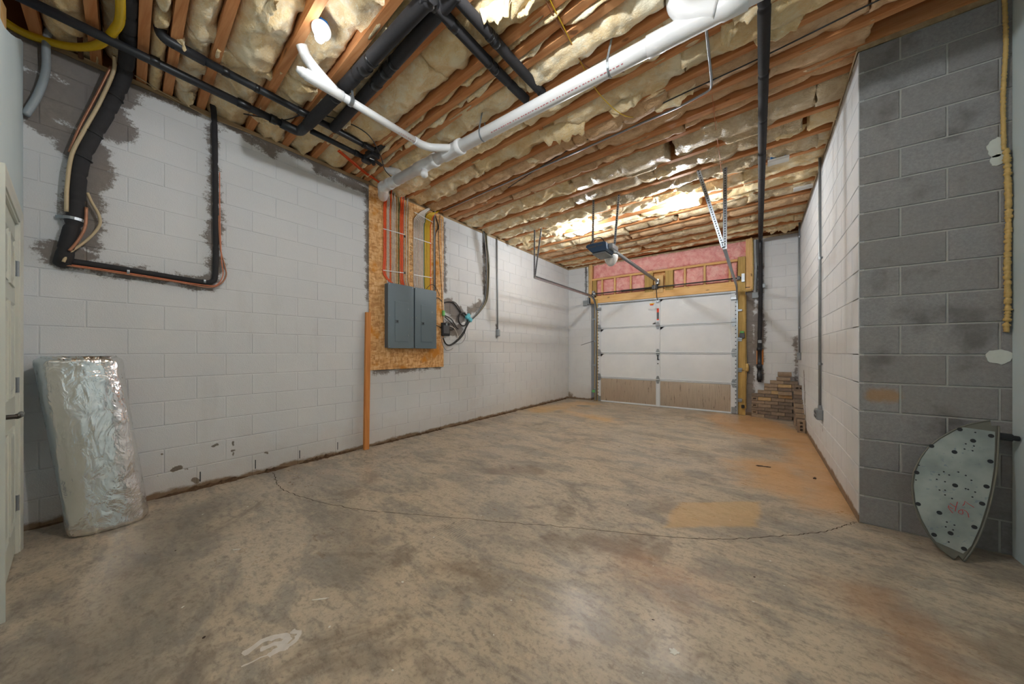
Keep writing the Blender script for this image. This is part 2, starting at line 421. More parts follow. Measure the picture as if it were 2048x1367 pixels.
masonry('paint_right', 'yz', [(Y_(3.62, 3.40), Y_(7.9, 3.40), 0.01), (Y_(5.09, 0.48), Y_(5.09, 0.35), 0.015), (Y_(7.0, 0.9), Y_(6.75, 0.1), 0.05)], base_z=0.075)
# bare block pier
n = NT('bare_block', 0.9, spec=0.15); p = n.pos(); r = n.rnd()
c = n.mix(n.noise(p, 60, 5, 0.75), lin((116, 116, 118)), lin((182, 181, 180)))
c = n.mix(n.math('MULTIPLY', r, 0.45), c, lin((132, 126, 122)))
c = n.mix(n.math('MULTIPLY', n.mr(n.noise(p, 3.2, 4), 0.52, 0.72), 0.6), c, lin((92, 87, 84)))
d = n.seg(n.scale(p, (1, 0, 1)), X_(0.66, 0.93), X_(0.745, 0.93), 0.055)
c = n.mix(n.math('MULTIPLY', n.mr(n.math('ADD', d, n.math('MULTIPLY', n.noise(p, 30, 3), 0.03)), 0.03, -0.02), 0.65), c, lin((176, 134, 84)))
n.col(c); n.bump(n.noise(p, 150, 4, 0.75), 0.6, 0.008)
n = NT('mortar', 0.9, spec=0.15); p = n.pos()
n.col(n.mix(n.noise(p, 14, 4), lin((158, 158, 154)), lin((192, 191, 186)))); n.bump(n.noise(p, 120, 3), 0.4, 0.005)

# ---- slab
n = NT('slab', 0.55, spec=0.5); p = n.pos(); q = n.scale(p, (1, 1, 0))
a = n.noise(q, 0.8, 6, 0.62, 0.3)
rot = n.nd('ShaderNodeMapping'); n._in(rot.inputs[0], q); rot.inputs['Rotation'].default_value = (0, 0, 0.12); rot.inputs['Scale'].default_value = (1.2, 2.6, 1)
b_ = n.noise(rot.outputs[0], 1.7, 7, 0.68, 0.5)
fine = n.noise(q, 42, 5, 0.75)
med = n.noise(rot.outputs[0], 9, 6, 0.72, 0.3)
c = n.ramp(a, [(0.30, lin((150, 141, 128))), (0.46, lin((184, 171, 152))), (0.60, lin((192, 177, 155))), (0.78, lin((160, 154, 145)))])
c = n.mix(n.math('MULTIPLY', n.mr(b_, 0.44, 0.62), 0.75), c, lin((138, 133, 125)))
c = n.mix(n.math('MULTIPLY', n.mr(med, 0.50, 0.66), 0.6), c, lin((120, 111, 100)))
c = n.mix(n.math('MULTIPLY', n.mr(med, 0.46, 0.34), 0.4), c, lin((206, 188, 162)))
c = n.mix(n.math('MULTIPLY', n.mr(n.noise(q, 1.4, 5, 0.7, 0.8), 0.54, 0.66), 0.55), c, lin((112, 98, 84)))
c = n.mix(n.math('MULTIPLY', n.mr(fine, 0.48, 0.66), 0.45), c, lin((104, 94, 82)))
wob = n.math('MULTIPLY', n.math('SUBTRACT', n.noise(q, 2.6, 5, 0.65), 0.5), 0.8)
def stain(segs, colr, amt, s0=0.22, s1=-0.18):
    global c
    d = n.math('ADD', n.segs(q, segs), wob)
    c = n.mix(n.math('MULTIPLY', n.mr(d, s0, s1), amt), c, lin(colr))
G = lambda x, y: (x, y, 0)
stain([(G(0.45, 6.6), G(0.50, 3.7), 0.22), (G(0.1, 6.4), G(-0.3, 7.4), 0.5), (G(0.1, 4.5), G(0.2, 3.9), 0.25)], (208, 154, 88), 0.62)
stain([(G(-3.75, 6.0), G(-3.3, 7.3), 0.30), (G(-3.2, 6.2), G(-2.2, 5.8), 0.15)], (210, 166, 100), 0.6)
stain([(G(0.42, 2.35), G(0.62, 1.95), 0.10)], (158, 112, 72), 0.5)
stain([(G(-0.57, 2.05), G(-0.35, 1.95), 0.08)], (178, 126, 86), 0.4)
d = n.math('MAXIMUM', n.math('SUBTRACT', n.math('ABSOLUTE', n.math('ADD', n.sep(q)[0], 0.26)), 0.26), n.math('SUBTRACT', n.math('ABSOLUTE', n.math('SUBTRACT', n.sep(n.vm('ADD', q, n.vm('SCALE', (0, -0.75, 0), sc=n.sep(q)[0])))[1], 3.15)), 0.24))
c = n.mix(n.math('MULTIPLY', n.mr(n.math('ADD', d, n.math('MULTIPLY', wob, 0.16)), 0.03, -0.03), 0.55), c, lin((206, 166, 104)))
stain([(G(-3.4, 0.5), G(-1.5, -0.1), 0.25), (G(-2.6, 1.2), G(-1.8, 1.0), 0.1)], (104, 97, 88), 0.5)
stain([(G(-2.2, 2.6), G(-1.9, 2.9), 0.10), (G(-1.1, 1.9), G(-0.6, 2.2), 0.06), (G(-1.5, 1.3), G(-1.2, 1.35), 0.05)], (104, 84, 66), 0.55, 0.12, -0.1)
# pale scratched arcs
rg = n.wave(n.vm('ADD', n.scale(q, (1, 1, 1)), (2.2, -3.6, 0)), 16.0, 6.0, 3.0)
arc = n.mr(n.math('ADD', n.seg(q, G(-2.2, 2.05), G(-1.7, 1.55), 0.16), n.math('MULTIPLY', wob, 0.3)), 0.08, -0.08)
c = n.mix(n.math('MULTIPLY', n.math('MULTIPLY', arc, n.mr(rg, 0.75, 0.95)), 0.5), c, lin((206, 186, 160)))
spk = n.mr(n.vor(q, 26), 0.05, 0.02)
c = n.mix(n.math('MULTIPLY', spk, n.mr(n.noise(q, 6, 2), 0.55, 0.6)), c, lin((212, 206, 192)))
n.col(c); n.rough(n.math('ADD', n.mr(n.noise(q, 1.1, 3), 0.4, 0.62, 0.20, 0.44), n.math('MULTIPLY', med, 0.18)))
n.bump(n.math('ADD', n.math('MULTIPLY', fine, 0.5), n.noise(q, 5, 4)), 0.12, 0.01)

# ================================================================ THE SHELL
BLK = {}
def block_mesh(L, hh, axis, m, ch=0.003, dep=0.03):
    """one concrete block face: origin at its lower left corner on the wall face; axis 'x+' faces +X and runs along Y, ..."""
    key = (round(L, 3), round(hh, 3), axis, m)
    if key in BLK: return BLK[key]
    ou = [(0, 0), (L, 0), (L, hh), (0, hh)]; inn = [(ch, ch), (L-ch, ch), (L-ch, hh-ch), (ch, hh-ch)]
    V = [(-dep, a, b) for a, b in ou] + [(-ch*0.8, a, b) for a, b in ou] + [(0, a, b) for a, b in inn]
    F = [(8, 9, 10, 11)]
    for i in range(4):
        j = (i+1) % 4; F += [(4+i, 4+j, 8+j, 8+i), (i, j, 4+j, 4+i)]
    T = {'x+': lambda d, a, b: (d, a, b), 'x-': lambda d, a, b: (-d, a, b), 'y-': lambda d, a, b: (a, -d, b)}[axis]
    V = [T(*q) for q in V]
    if axis in ('x-', 'y-'): pass
    me = bpy.data.meshes.new('concrete_block'); me.from_pydata(V, [], F)
    b = bmesh.new(); b.from_mesh(me); bmesh.ops.recalc_face_normals(b, faces=b.faces)
    big = max(b.faces, key=lambda f: f.calc_area())
    want = {'x+': Vector((1,0,0)), 'x-': Vector((-1,0,0)), 'y-': Vector((0,-1,0))}[axis]
    if big.normal.dot(want) < 0: bmesh.ops.reverse_faces(b, faces=b.faces)
    b.to_mesh(me); b.free(); me.materials.append(MAT[m]); BLK[key] = me; return me
def block_wall(parent, axis, plane, lo, hi, even0, odd0, m, rects=(), gap=0.006, cover=(), limit=300, ztop=H, name='concrete_block'):
    """rects: (lo, hi, z0, z1) openings; cover: rectangles wholly hidden by something fixed to the wall"""
    items = []
    k = 0
    while k*CH < ztop - 0.02:
        z0 = k*CH; z1 = min(z0+CH, ztop)
        s0 = even0 if k % 2 == 0 else odd0
        a = s0 - math.ceil((s0-lo)/CL)*CL
        while a < hi:
            spans = [(max(a, lo), min(a+CL, hi))]
            for (rl, rh, rz0, rz1) in rects:
                if z1 > rz0+0.03 and z0 < rz1-0.03:
                    nx = []
                    for (u, v) in spans:
                        if v <= rl or u >= rh: nx.append((u, v))
                        else:
                            if u < rl: nx.append((u, rl))
                            if v > rh: nx.append((rh, v))
                    spans = nx
            for (u, v) in spans:
                if v-u > 0.03 and not any(u >= cl and v <= ch_ and z0 >= cz0 and z1 <= cz1 for (cl, ch_, cz0, cz1) in cover):
                    items.append((u, v, z0, z1))
            a += CL
        k += 1
    def dist(it):
        c = (it[0]+it[1])/2
        p = Vector((plane, c)) if axis[0] == 'x' else Vector((c, plane)); return p.length
    items.sort(key=dist)
    for (u, v, z0, z1) in items[:limit]:
        me = block_mesh(v-u-gap, z1-z0-gap, axis, m)
        o = bpy.data.objects.new(name, me); COL.objects.link(o)
        put(o, (plane, u+gap/2, z0+gap/2) if axis[0] == 'x' else (u+gap/2, plane, z0+gap/2), parent)
    if items[limit:]:
        mb = MB()
        for (u, v, z0, z1) in items[limit:]:
            me = block_mesh(v-u-gap, z1-z0-gap, axis, m); n = len(mb.v)
            of = Vector((plane, u+gap/2, z0+gap/2) if axis[0] == 'x' else (u+gap/2, plane, z0+gap/2))
            mb.v += [tuple(q.co+of) for q in me.vertices]; mb.f += [tuple(n+i for i in f.vertices) for f in me.polygons]
        o = mb.build('far_blocks', m, parent); o['kind'] = 'stuff'

# floor
fl = struct(MB().box(-4.3, 1.6, -0.6, 8.3, -0.15, 0.0).build('floor', 'slab'), 'worn concrete slab with tan dust, grey stains and a long crack', 'floor')
# left wall
wl = struct(MB().box(XL-0.2, XL-0.004, -0.4, 8.2, 0, H).build('wall_left', 'paint_left'), 'long white painted block wall carrying the breaker panels', 'wall')
block_wall(wl, 'x+', XL, YN-0.02, YB, 0.268, 0.065, 'paint_left', cover=[(2.33, 3.56, 1.01, 3.40)])
# right wall (beyond the pier)
wr = struct(MB().box(XR+0.004, XR+0.2, YP+0.03, 8.2, 0, H).build('wall_right', 'paint_right'), 'white painted block wall with two steel conduits', 'wall')
block_wall(wr, 'x-', XR, YP, YB, YP, YP+0.2032, 'paint_right')
# back wall on both sides of the garage door
OPN = [(-3.42, -0.20, 0, 2.46), (-3.46, -0.10, 2.46, 3.5)]
wb = struct(MB().box(XL, -3.42, YB+0.004, YB+0.2, 0, H).box(-0.20, XR, YB+0.004, YB+0.2, 0, H).build('wall_back', 'paint_back'), 'white painted block wall around the garage door', 'wall')
block_wall(wb, 'y-', YB, XL, XR, XL+0.2, XL, 'paint_back', rects=OPN)
# bare grey block return facing the camera
wp = struct(MB().box(XR+0.004, 1.6, YP+0.007, YP+0.2, 0, H).build('wall_pier', 'mortar'), 'bare grey concrete block wall end with light mortar joints', 'wall')
block_wall(wp, 'y-', YP, XR, XD+0.06, XR+0.2032, XR, 'bare_block', gap=0.011)
# drywall on the right and the partition behind the camera
struct(MB().box(XD+0.012, XD+0.15, -0.4, YP-0.004, 0, 3.5).build('wall_drywall', 'drywall'), 'pale blue drywall panel at the right edge', 'wall')
# near partition: opening for the door X -3.66..-2.84, ragged drywall top beside the block wall
DX0, DX1, DZ = -3.655, -2.84, 2.03
mb = MB()
def wpoly(pts): mb.prism([(x, YN, z) for x, z in pts][::-1], (0, -0.11, 0))
wpoly([(XL, 0), (DX0, 0), (DX0, DZ), (XL, DZ)])
wpoly([(XL, DZ), (DX1, DZ), (DX1, 2.80), (-3.02, 2.86), (-3.3, 2.99), (-3.6, 3.14), (-3.9, 3.30), (XL, 3.37)])
wpoly([(DX1, 0), (XD+0.05, 0), (XD+0.05, 3.5), (DX1, 3.5)])
struct(mb.build('wall_near', 'drywall', fix=True), 'pale drywall partition above and beside the white panel door', 'wall')

# ceiling: subfloor with joists, sill plates and blocking
ce = struct(MB().box(-4.35, 1.7, -0.6, 8.35, 3.72, 3.76).build('ceiling', 'subfloor_wood'), 'open ceiling of orange wood joists stuffed with yellow insulation', 'ceiling')
JY = [-0.28, -0.02, 0.21, 0.36, 0.57, 0.93, 1.235, 1.52, 1.90, 2.03, 2.142, 2.44, 2.77, 3.10, 3.37, 3.60, 3.645, 3.83, 4.27, 4.67, 5.05, 5.46, 5.88, 6.28, 6.70, 7.15, 7.56, 7.84]
jy = lambda ym, x: ym - 0.065*(x+2.0)
JW = 0.056
for i, ym in enumerate(JY):
    dz = random.uniform(-0.006, 0.006)
    MB().bar((-4.3, jy(ym, -4.3), ZJ+0.125+dz), (1.5, jy(ym, 1.5), ZJ+0.125+dz), JW if i not in (15, 16) else 0.043, 0.25).build('joist', 'joist_wood', ce)
for (x, a, b) in [(-2.35, 11, 12), (-1.75, 12, 13), (-0.45, 11, 12), (0.02, 12, 13), (-0.9, 6, 7), (0.35, 26, 27), (-3.6, 8, 9)]:
    MB().bar((x, jy(JY[a], x)+0.02, ZJ+0.09), (x, jy(JY[b], x)-0.02, ZJ+0.09), 0.04, 0.14).build('blocking', 'joist_wood', ce)
MB().box(-4.2, XL+0.004, -0.4, 8.1, H, H+0.038).build('sill_plate', 'sill_wood', ce)
MB().box(XR-0.004, XR+0.16, YP, 8.1, H, H+0.038).build('sill_plate', 'sill_wood', ce)
MB().box(XR-0.004, XD+0.1, YP-0.004, YP+0.14, H, H+0.038).build('sill_plate', 'sill_wood', ce)
MB().box(XL, XR, YB-0.004, YB+0.14, H, H+0.038).build('sill_plate', 'sill_wood', ce)
MB().box(-4.25, -4.16, -0.5, 8.2, H+0.038, 3.72).build('rim_board', 'subfloor_wood', ce)
MB().box(XR+0.13, XR+0.17, YP+0.14, 8.2, H+0.038, 3.72).build('rim_board', 'subfloor_wood', ce)
MB().box(XR+0.13, 1.6, YP+0.10, YP+0.14, H+0.038, 3.72).build('rim_board', 'subfloor_wood', ce)
MB().box(-4.2, 0.8, YB+0.1, YB+0.14, H+0.038, 3.72).build('rim_board', 'subfloor_wood', ce)
MB().box(1.45, 1.5, -0.5, YP+0.1, 3.44, 3.72).build('rim_board', 'subfloor_wood', ce)
MB().box(-4.2, 1.5, -0.52, -0.48, 3.3, 3.72).build('rim_board', 'subfloor_wood', ce)
# short metal bridging straps between the far joists
for i in range(18, 26):
    x = 0.12 - 0.008*i
    mb = MB(); a = Vector((x, jy(JY[i], x)+0.03, ZJ+0.02)); b = Vector((x, jy(JY[i+1], x)-0.03, ZJ+0.2))
    mb.bar(a, b, 0.018, 0.002, (0, -1, 1)); mb.bar((a.x+0.03, a.y, b.z), (b.x+0.03, b.y, a.z), 0.018, 0.002, (0, 1, 1))
    mb.build('bridging_strap', 'zinc_dull', ce)
# wood left-over above the partition
tag(MB().prism([(-3.55, YN-0.03, 3.10), (-2.85, YN-0.03, 2.83), (-2.85, YN-0.03, 2.99), (-3.55, YN-0.03, 3.26)], (0, -0.07, 0)).build('top_plate', 'pine_x', fix=True), 'short pine plate resting along the ragged drywall top', 'board')

# ---------------------------------------------------------------- fibreglass batts in the joist bays
ORD = ['first', 'second', 'third', 'fourth', 'fifth', 'sixth', 'seventh', 'eighth', 'ninth', 'tenth', 'eleventh', 'twelfth', 'thirteenth', 'fourteenth',
       'fifteenth', 'sixteenth', 'seventeenth', 'eighteenth', 'nineteenth', 'twentieth', 'twenty-first', 'twenty-second', 'twenty-third', 'twenty-fourth', 'twenty-fifth', 'twenty-sixth', 'twenty-seventh', 'twenty-eighth']
def sst(a, b, x):
    t = min(1, max(0, (x-a)/(b-a))); return t*t*(3-2*t)
def batt(i, xa, xb, sd, film, sag, up=0.0):
    ya_, yb_ = JY[i]+JW/2, JY[i+1]-JW/2
    W = yb_-ya_; nu = max(8, int((xb-xa)/0.022)); nv = max(6, int(W/0.018))
    P = []
    for a in range(-1, nu+2):
        ac = min(max(a, 0), nu); x0 = xa + (xb-xa)*ac/nu
        row = []
        o1 = sst(0.05, 0.36, fbm(x0*2.4, sd, 1.7)) if W > 0.15 and not up else 0
        o2 = sst(0.07, 0.38, fbm(x0*2.1, sd, 9.1)) if W > 0.15 and not up else 0
        e1 = 0.012*fbm(x0*9, sd, 3.0) - 0.045*o1 + 0.004; e2 = 0.012*fbm(x0*9, sd, 6.0) - 0.045*o2 + 0.004
        for j in range(-1, nv+2):
            jc = min(max(j, 0), nv); v = jc/nv
            y = ya_ + e1 + (W-e1-e2)*v
            x = x0
            if a in (-1, 0): x += 0.05*fbm(y*9, sd, 2.2)
            if a in (nu, nu+1): x += 0.05*fbm(y*9, sd, 4.4)
            pr = max(0.0, sin(pi*v))**0.55
            if film:
                k = abs(((x*2.6+sd) % 1.0)-0.5)*2
                lump = 0.03*(1-k**6) + 0.018*fbm(x*5, y*7, sd, 2) - 0.012*abs(fbm(x*13, y*11, sd, 2))
                z = ZJ + 0.060 + up - pr*(0.055*sag + lump)
            else:
                bil = 1-abs(noise.noise((x*4.2+sd, y*6.5, sd*0.3)))*1.9
                z = ZJ + (0.055 if 9 < i < 21 else 0.07) + up - pr*(0.045*sag + 0.055*bil + 0.05*fbm(x*3.1, y*4, sd)) + 0.02*abs(noise.noise((x*11, y*13, sd))) + 0.012*fbm(x*23, y*25, sd)
                dl = hypot(x+2.36, jy(y, x)-0.98)
                z += 0.09*sst(0.32, 0.05, dl)
            ov = max(o1*(1-sst(0, 0.22, v)), o2*(sst(0.78, 1, v)))
            z = z*(1-ov) + min(z, ZJ-0.016)*ov
            row.append(Vector((x, jy(y, x) if True else y, z)))
            if j in (-1, nv+1) or a in (-1, nu+1):
                row[-1].z = 3.62
                if j == -1: row[-1].y = jy(ya_+0.006, x)
                if j == nv+1: row[-1].y = jy(yb_-0.006, x)
        P.append(row)
    mb = MB().grid(P); mb.f = [f[::-1] for f in mb.f]
    return mb
def flap(x, y, wd, ln, ang, sd, lean=0.25):
    """torn hanging tongue of fibreglass, with thickness"""
    d = Vector((cos(ang), sin(ang), 0)); nrm = Vector((-sin(ang), cos(ang), 0)); G1 = []; G2 = []
    for a in range(15):
        u = a/14 - 0.5; r1 = []; r2 = []
        L = ln*(0.55 + 0.9*abs(fbm(u*wd*9, sd, 0.3)) + 0.3*(1-abs(u)*2))
        for b in range(8):
            t = b/7
            p = Vector((x, y, ZJ+0.03)) + d*(u*wd*(1-0.25*t)) + Vector((0, 0, -L*t)) + nrm*(lean*L*t*t + 0.02*fbm(u*6, t*3, sd))
            th = 0.014*(1-0.8*t)
            r1.append(p+nrm*th); r2.append(p-nrm*th)
        G1.append(r1); G2.append(r2[::-1])
    return MB().grid([a+b+[a[0]] for a, b in zip(G1, G2)])
FILM = {13: 'kraft_dull', 16: 'kraft_dull', 17: 'kraft_film', 22: 'kraft_film', 23: 'kraft_dull', 24: 'kraft_film', 14: 'kraft_dull'}
NB = len(JY)-1
batts = []
for i in range(NB):
    if JY[i+1]-JY[i] < 0.07: continue
    xe = 1.42 if JY[i] < 3.3 else 0.70
    x = -4.13; cuts = [x]
    while x < xe-0.7: x += random.uniform(0.85, 1.5); cuts.append(min(x, xe))
    if cuts[-1] < xe: cuts.append(xe)
    segs = [(a, b) for a, b in zip(cuts, cuts[1:]) if b-a > 0.15]
    for s_, (a, b) in enumerate(segs):
        m = 'fibreglass'; film = False
        if i in FILM and not (i in (17,) and a < -2.2) and not (i == 22 and s_ == 0): m = FILM[i]; film = True
        if i in (18, 19) and -2.6 < a < -0.2: m = 'kraft_film'; film = (i == 18)
        gapx = 0.0 if random.random() < 0.6 else random.uniform(0.02, 0.10)
        sag = random.uniform(0.75, 1.35)
        if 12 <= i <= 16 and random.random() < 0.5: sag *= 0.6
        o = batt(i, a+0.004, b-gapx, i*3.7+s_*1.3, film, sag, 0.10 if i == 1 else 0.0).build('insulation_batt', m, smooth=True)
        where = 'breaker wall end' if s_ == 0 else ('right end' if s_ == len(segs)-1 else '%s from breaker wall' % ORD[s_])
        kind = {'fibreglass': 'yellow fibreglass', 'kraft_film': 'shiny faced', 'kraft_dull': 'tan paper'}[m]
        tag(o, '%s batt in %s joist bay from garage door, %s' % (kind, ORD[NB-1-i], where), 'insulation', 'insulation batts between the ceiling joists')
        batts.append((i, a, b, o))
def batt_at(x, y):
    ym = y + 0.065*(x+2)
    best = None
    for (i, a, b, o) in batts:
        if JY[i]-0.05 < ym < JY[i+1]+0.05 and a-0.1 <= x <= b+0.1: best = o
    return best
for k, (x, y, wd, ln, ang, le) in enumerate([(-1.55, 2.86, 0.55, 0.13, 0.1, 0.9), (-0.95, 2.95, 0.35, 0.09, -0.2, 0.5), (-2.05, 3.18, 0.25, 0.07, 0.2, 0.5), (-0.15, 2.66, 0.12, 0.13, 0.3, 0.5),
        (-0.05, 2.62, 0.2, 0.09, 0.1, 0.4), (-1.35, 1.62, 0.22, 0.12, 0.4, 0.3), (-1.18, 1.72, 0.22, 0.10, -0.2, 0.2), (-3.95, 0.60, 0.10, 0.12, 0.9, 0.2), (-3.75, 1.05, 0.2, 0.07, 0.4, 0.5),
        (-3.2, 1.55, 0.25, 0.08, 0.1, 0.6), (-2.4, 2.55, 0.22, 0.08, -0.2, 0.5), (-0.75, 4.95, 0.35, 0.10, 0.1, 0.4), (-0.35, 5.1, 0.3, 0.12, 0.3, 0.2), (-2.95, 5.3, 0.4, 0.12, 0.2, 0.5),
        (-3.6, 5.25, 0.3, 0.12, 0.3, 0.4), (-3.75, 5.55, 0.25, 0.10, 0.1, 0.3), (0.40, 7.5, 0.3, 0.14, 0.1, 0.4), (0.2, 7.55, 0.25, 0.10, 0.4, 0.3), (0.25, 4.35, 0.28, 0.07, -0.1, 0.5),
        (-1.9, 4.0, 0.5, 0.07, 0.05, 0.8), (-2.5, 4.45, 0.5, 0.07, 0.05, 0.7), (-0.6, 3.12, 0.4, 0.08, -0.1, 0.9), (0.1, 2.9, 0.3, 0.07, 0.1, 0.8), (-2.75, 2.95, 0.4, 0.06, 0.0, 0.9), (-1.0, 4.35, 0.5, 0.07, -0.05, 0.9),
        (-1.6, 5.6, 0.5, 0.06, 0.0, 0.7), (-0.2, 5.6, 0.4, 0.08, 0.2, 0.4), (-2.6, 0.75, 0.3, 0.05, 0.2, 0.6), (-3.3, 0.45, 0.14, 0.07, 0.2, 0.5)]):
    pa = batt_at(x, y)
    if pa is not None: flap(x, y, wd, ln, ang, k*2.3+1, le).build('torn_flap', 'fibreglass', pa, smooth=True)

# ================================================================ THINGS
def rounded(pts, rad=0.08, n=5):
    P = [Vector(p) for p in pts]; out = [P[0]]
    for i in range(1, len(P)-1):
        a = (P[i-1]-P[i]); b = (P[i+1]-P[i]); r = min(rad, a.length*0.49, b.length*0.49)
        p0 = P[i]+a.normalized()*r; p2 = P[i]+b.normalized()*r
        for k in range(n+1):
            t = k/n; out.append(p0*(1-t)**2 + P[i]*2*t*(1-t) + p2*t*t)
    out.append(P[-1]); return out
def ring(a, d, r, w_=0.02, seg=16):
    d = Vector(d).normalized(); a = Vector(a)
    return MB()._lathe(a-d*w_/2, d, [(0, r*0.97), (0.001, r), (w_-0.001, r), (w_, r*0.97)], seg)
def foam_tube(pts, r, seam=0.2, n=6, seg=12):
    """foam pipe sleeve with pinched seams"""
    P = smooth_path(pts, n); Q = [P[0]]
    for a, b in zip(P, P[1:]):
        k = max(1, int((b-a).length/0.012))
        for i in range(1, k+1): Q.append(a.lerp(b, i/k))
    s = 0; rs = [r]
    for a, b in zip(Q, Q[1:]):
        s += (b-a).length; ph = (s/seam) % 1.0; e = min(ph, 1-ph)*seam
        rs.append(r*(1 - 0.2*max(0, 1-e/0.018)) * (1+0.04*noise.noise((s*6, r*50, 0))))
    return MB().tube(Q, rs, seg)

# ---- white PVC drain line
ZP = 3.28; YPV = 2.32
pv = thing('drain_pipe', 'white plastic drain line crossing under the joists above the breaker board', 'pipe', (-2.0, YPV, ZP-0.06))
MB().tube([(-3.60, YPV, ZP), (1.6, YPV, ZP)], 0.057, 24).build('main_pipe', 'white_pvc', pv, True)
MB().tube(smooth_path([(-3.45, YPV, ZP), (-3.62, YPV, ZP), (-3.76, YPV+0.02, ZP), (-3.90, YPV+0.10, ZP+0.0), (-4.0, YPV+0.16, ZP+0.02)]), 0.062, 20).build('end_elbow', 'white_pvc', pv, True)
MB().lathe((-3.56, YPV, ZP), (-1, 0, 0), [(0, .064), (.05, .068), (.055, .064), (.14, .064), (.145, .069), (.2, .066)], 24).build('coupling', 'white_pvc', pv, True)
MB().lathe((-3.07, YPV, ZP), (1, 0, 0), [(0, .057), (.004, .066), (.16, .066), (.17, .062), (.28, .062), (.285, .068), (.33, .068), (.334, .057)], 24).build('tee_fitting', 'white_pvc', pv, True)
MB().lathe((-2.62, YPV, ZP), (1, 0, 0), [(0, .057), (.004, .067), (.05, .069), (.2, .067), (.205, .072), (.26, .072), (.264, .057)], 24).build('wye_fitting', 'white_pvc', pv, True)
MB().tube(smooth_path([(-3.42, YPV+0.04, ZP), (-3.46, YPV+0.05, ZP+0.08), (-3.50, YPV+0.04, ZP+0.13), (-3.56, YPV, ZP+0.15), (-3.60, YPV-0.04, ZP+0.19)], 5), 0.045, 18).build('riser_elbow', 'white_pvc', pv, True)
MB().lathe((-2.93, YPV, ZP), (0.1, -0.15, -1), [(0, .036), (.09, .036), (.092, .041), (.12, .041), (.13, .034), (.142, .02)], 18).build('capped_stub', 'white_pvc', pv, True)
bx = -2.66
MB().tube([(bx, 1.12, ZP-0.005), (bx, 2.03, ZP)], 0.031, 20).build('branch_pipe', 'white_pvc', pv, True)
MB().tube(smooth_path([(bx, 1.98, ZP), (bx, 2.06, ZP), (bx+0.03, 2.14, ZP), (bx+0.09, 2.20, ZP), (bx+0.20, 2.29, ZP)]), 0.036, 20).build('branch_elbow', 'white_pvc', pv, True)
MB().lathe((bx, 1.30, ZP-0.005), (0, -1, 0), [(0, .034), (.005, .038), (.06, .038), (.2, .040), (.27, .040), (.272, .034), (.30, .034), (.302, .03), (.33, .018), (.332, .01)], 20).build('cleanout_wye', 'white_pvc', pv, True)
MB().tube(smooth_path([(bx, 1.24, ZP), (bx+0.01, 1.12, ZP+0.05), (bx+0.02, 1.03, ZP+0.10), (bx+0.03, 0.99, ZP+0.16)]), 0.037, 18).build('wye_arm', 'white_pvc', pv, True)
MB().tube(smooth_path([(-0.41, YPV-0.05, 3.64), (-0.41, YPV-0.05, 3.45), (-0.39, YPV-0.05, 3.38), (-0.33, YPV-0.03, 3.32), (-0.20, YPV-0.01, ZP)]), 0.062, 22).build('sweep_elbow', 'white_pvc', pv, True)
MB().lathe((-0.60, YPV, ZP), (1, 0, 0), [(0, .057), (.005, .066), (.10, .066), (.11, .064), (.42, .064), (.43, .068), (.55, .068), (.555, .057)], 24).build('sanitary_tee', 'white_pvc', pv, True)
for x in (-2.08, -0.86):
    mb = ring((x, YPV, ZP), (1, 0.1, 0), 0.0605, 0.016, 20); mb.bar((x, YPV-0.055, ZP), (x+0.05, YPV-0.05, ZJ+0.05), 0.016, 0.0015, (0, 1, 0)); mb.bar((x, YPV+0.055, ZP), (x-0.04, YPV+0.06, ZJ+0.05), 0.016, 0.0015, (0, 1, 0))
    mb.build('hanger_strap', 'zinc_dull', pv)
mb = ring((bx, 1.36, ZP), (0, 1, 0), 0.042, 0.03, 16); mb.bar((bx+0.04, 1.36, ZP), (bx+0.04, 1.34, ZJ+0.02), 0.02, 0.003, (1, 0, 0)); mb.build('hanger_strap', 'galv', pv)
mb = MB()
x = -1.95
while x < -0.75:                                         # row of printed marks along the pipe
    L = random.uniform(0.008, 0.022); a = radians(-125)
    for t in (0,):
        c_ = Vector((x, YPV + 0.0577*cos(a), ZP + 0.0577*sin(a))); mb.bar(c_, c_+Vector((L, 0, 0)), 0.007, 0.0006, (0, cos(a), sin(a)))
    x += L + random.uniform(0.006, 0.018)
mb.build('printed_marks', 'clear_print', pv)['kind'] = 'stuff'
mb = MB()
y = 1.45
while y < 1.98:
    L = random.uniform(0.006, 0.016); a = radians(-60)
    c_ = Vector((bx + 0.0315*cos(a), y, ZP + 0.0315*sin(a))); mb.bar(c_, c_+Vector((0, L, 0)), 0.005, 0.0006, (cos(a), 0, sin(a))); y += L + random.uniform(0.005, 0.016)
mb.build('printed_marks', 'clear_print', pv)['kind'] = 'stuff'

# ---- black insulated pipes under the near joists
def tapes(parent, spots):
    for (a, d, r, w_) in spots: ring(a, d, r, w_).build('tape_band', 'black_tape', parent, True)
b1 = thing('black_pipe', 'black pipe along the block wall that turns across under the joists near the lamp', 'pipe', (-3.0, 1.32, 3.3))
MB().tube([(-3.60, -0.45, 3.40), (-3.60, 1.22, 3.39)], 0.031, 16).build('wall_run', 'black_abs', b1, True)
MB().tube(rounded([(-3.60, 1.18, 3.39), (-3.60, 1.335, 3.385), (-3.35, 1.335, 3.38)], 0.06), 0.042, 16).build('elbow', 'black_abs', b1, True)
foam_tube([(-3.40, 1.335, 3.38), (-2.6, 1.325, 3.385), (-1.58, 1.30, 3.39)], 0.048, 0.9, 4, 16).build('cross_run', 'black_foam', b1, True)
foam_tube([(-1.615, 1.22, 3.40), (-1.62, 1.6, 3.405), (-1.62, 2.0, 3.41), (-1.61, 2.36, 3.42)], 0.036, 0.9, 4, 16).build('return_run', 'black_foam', b1, True)
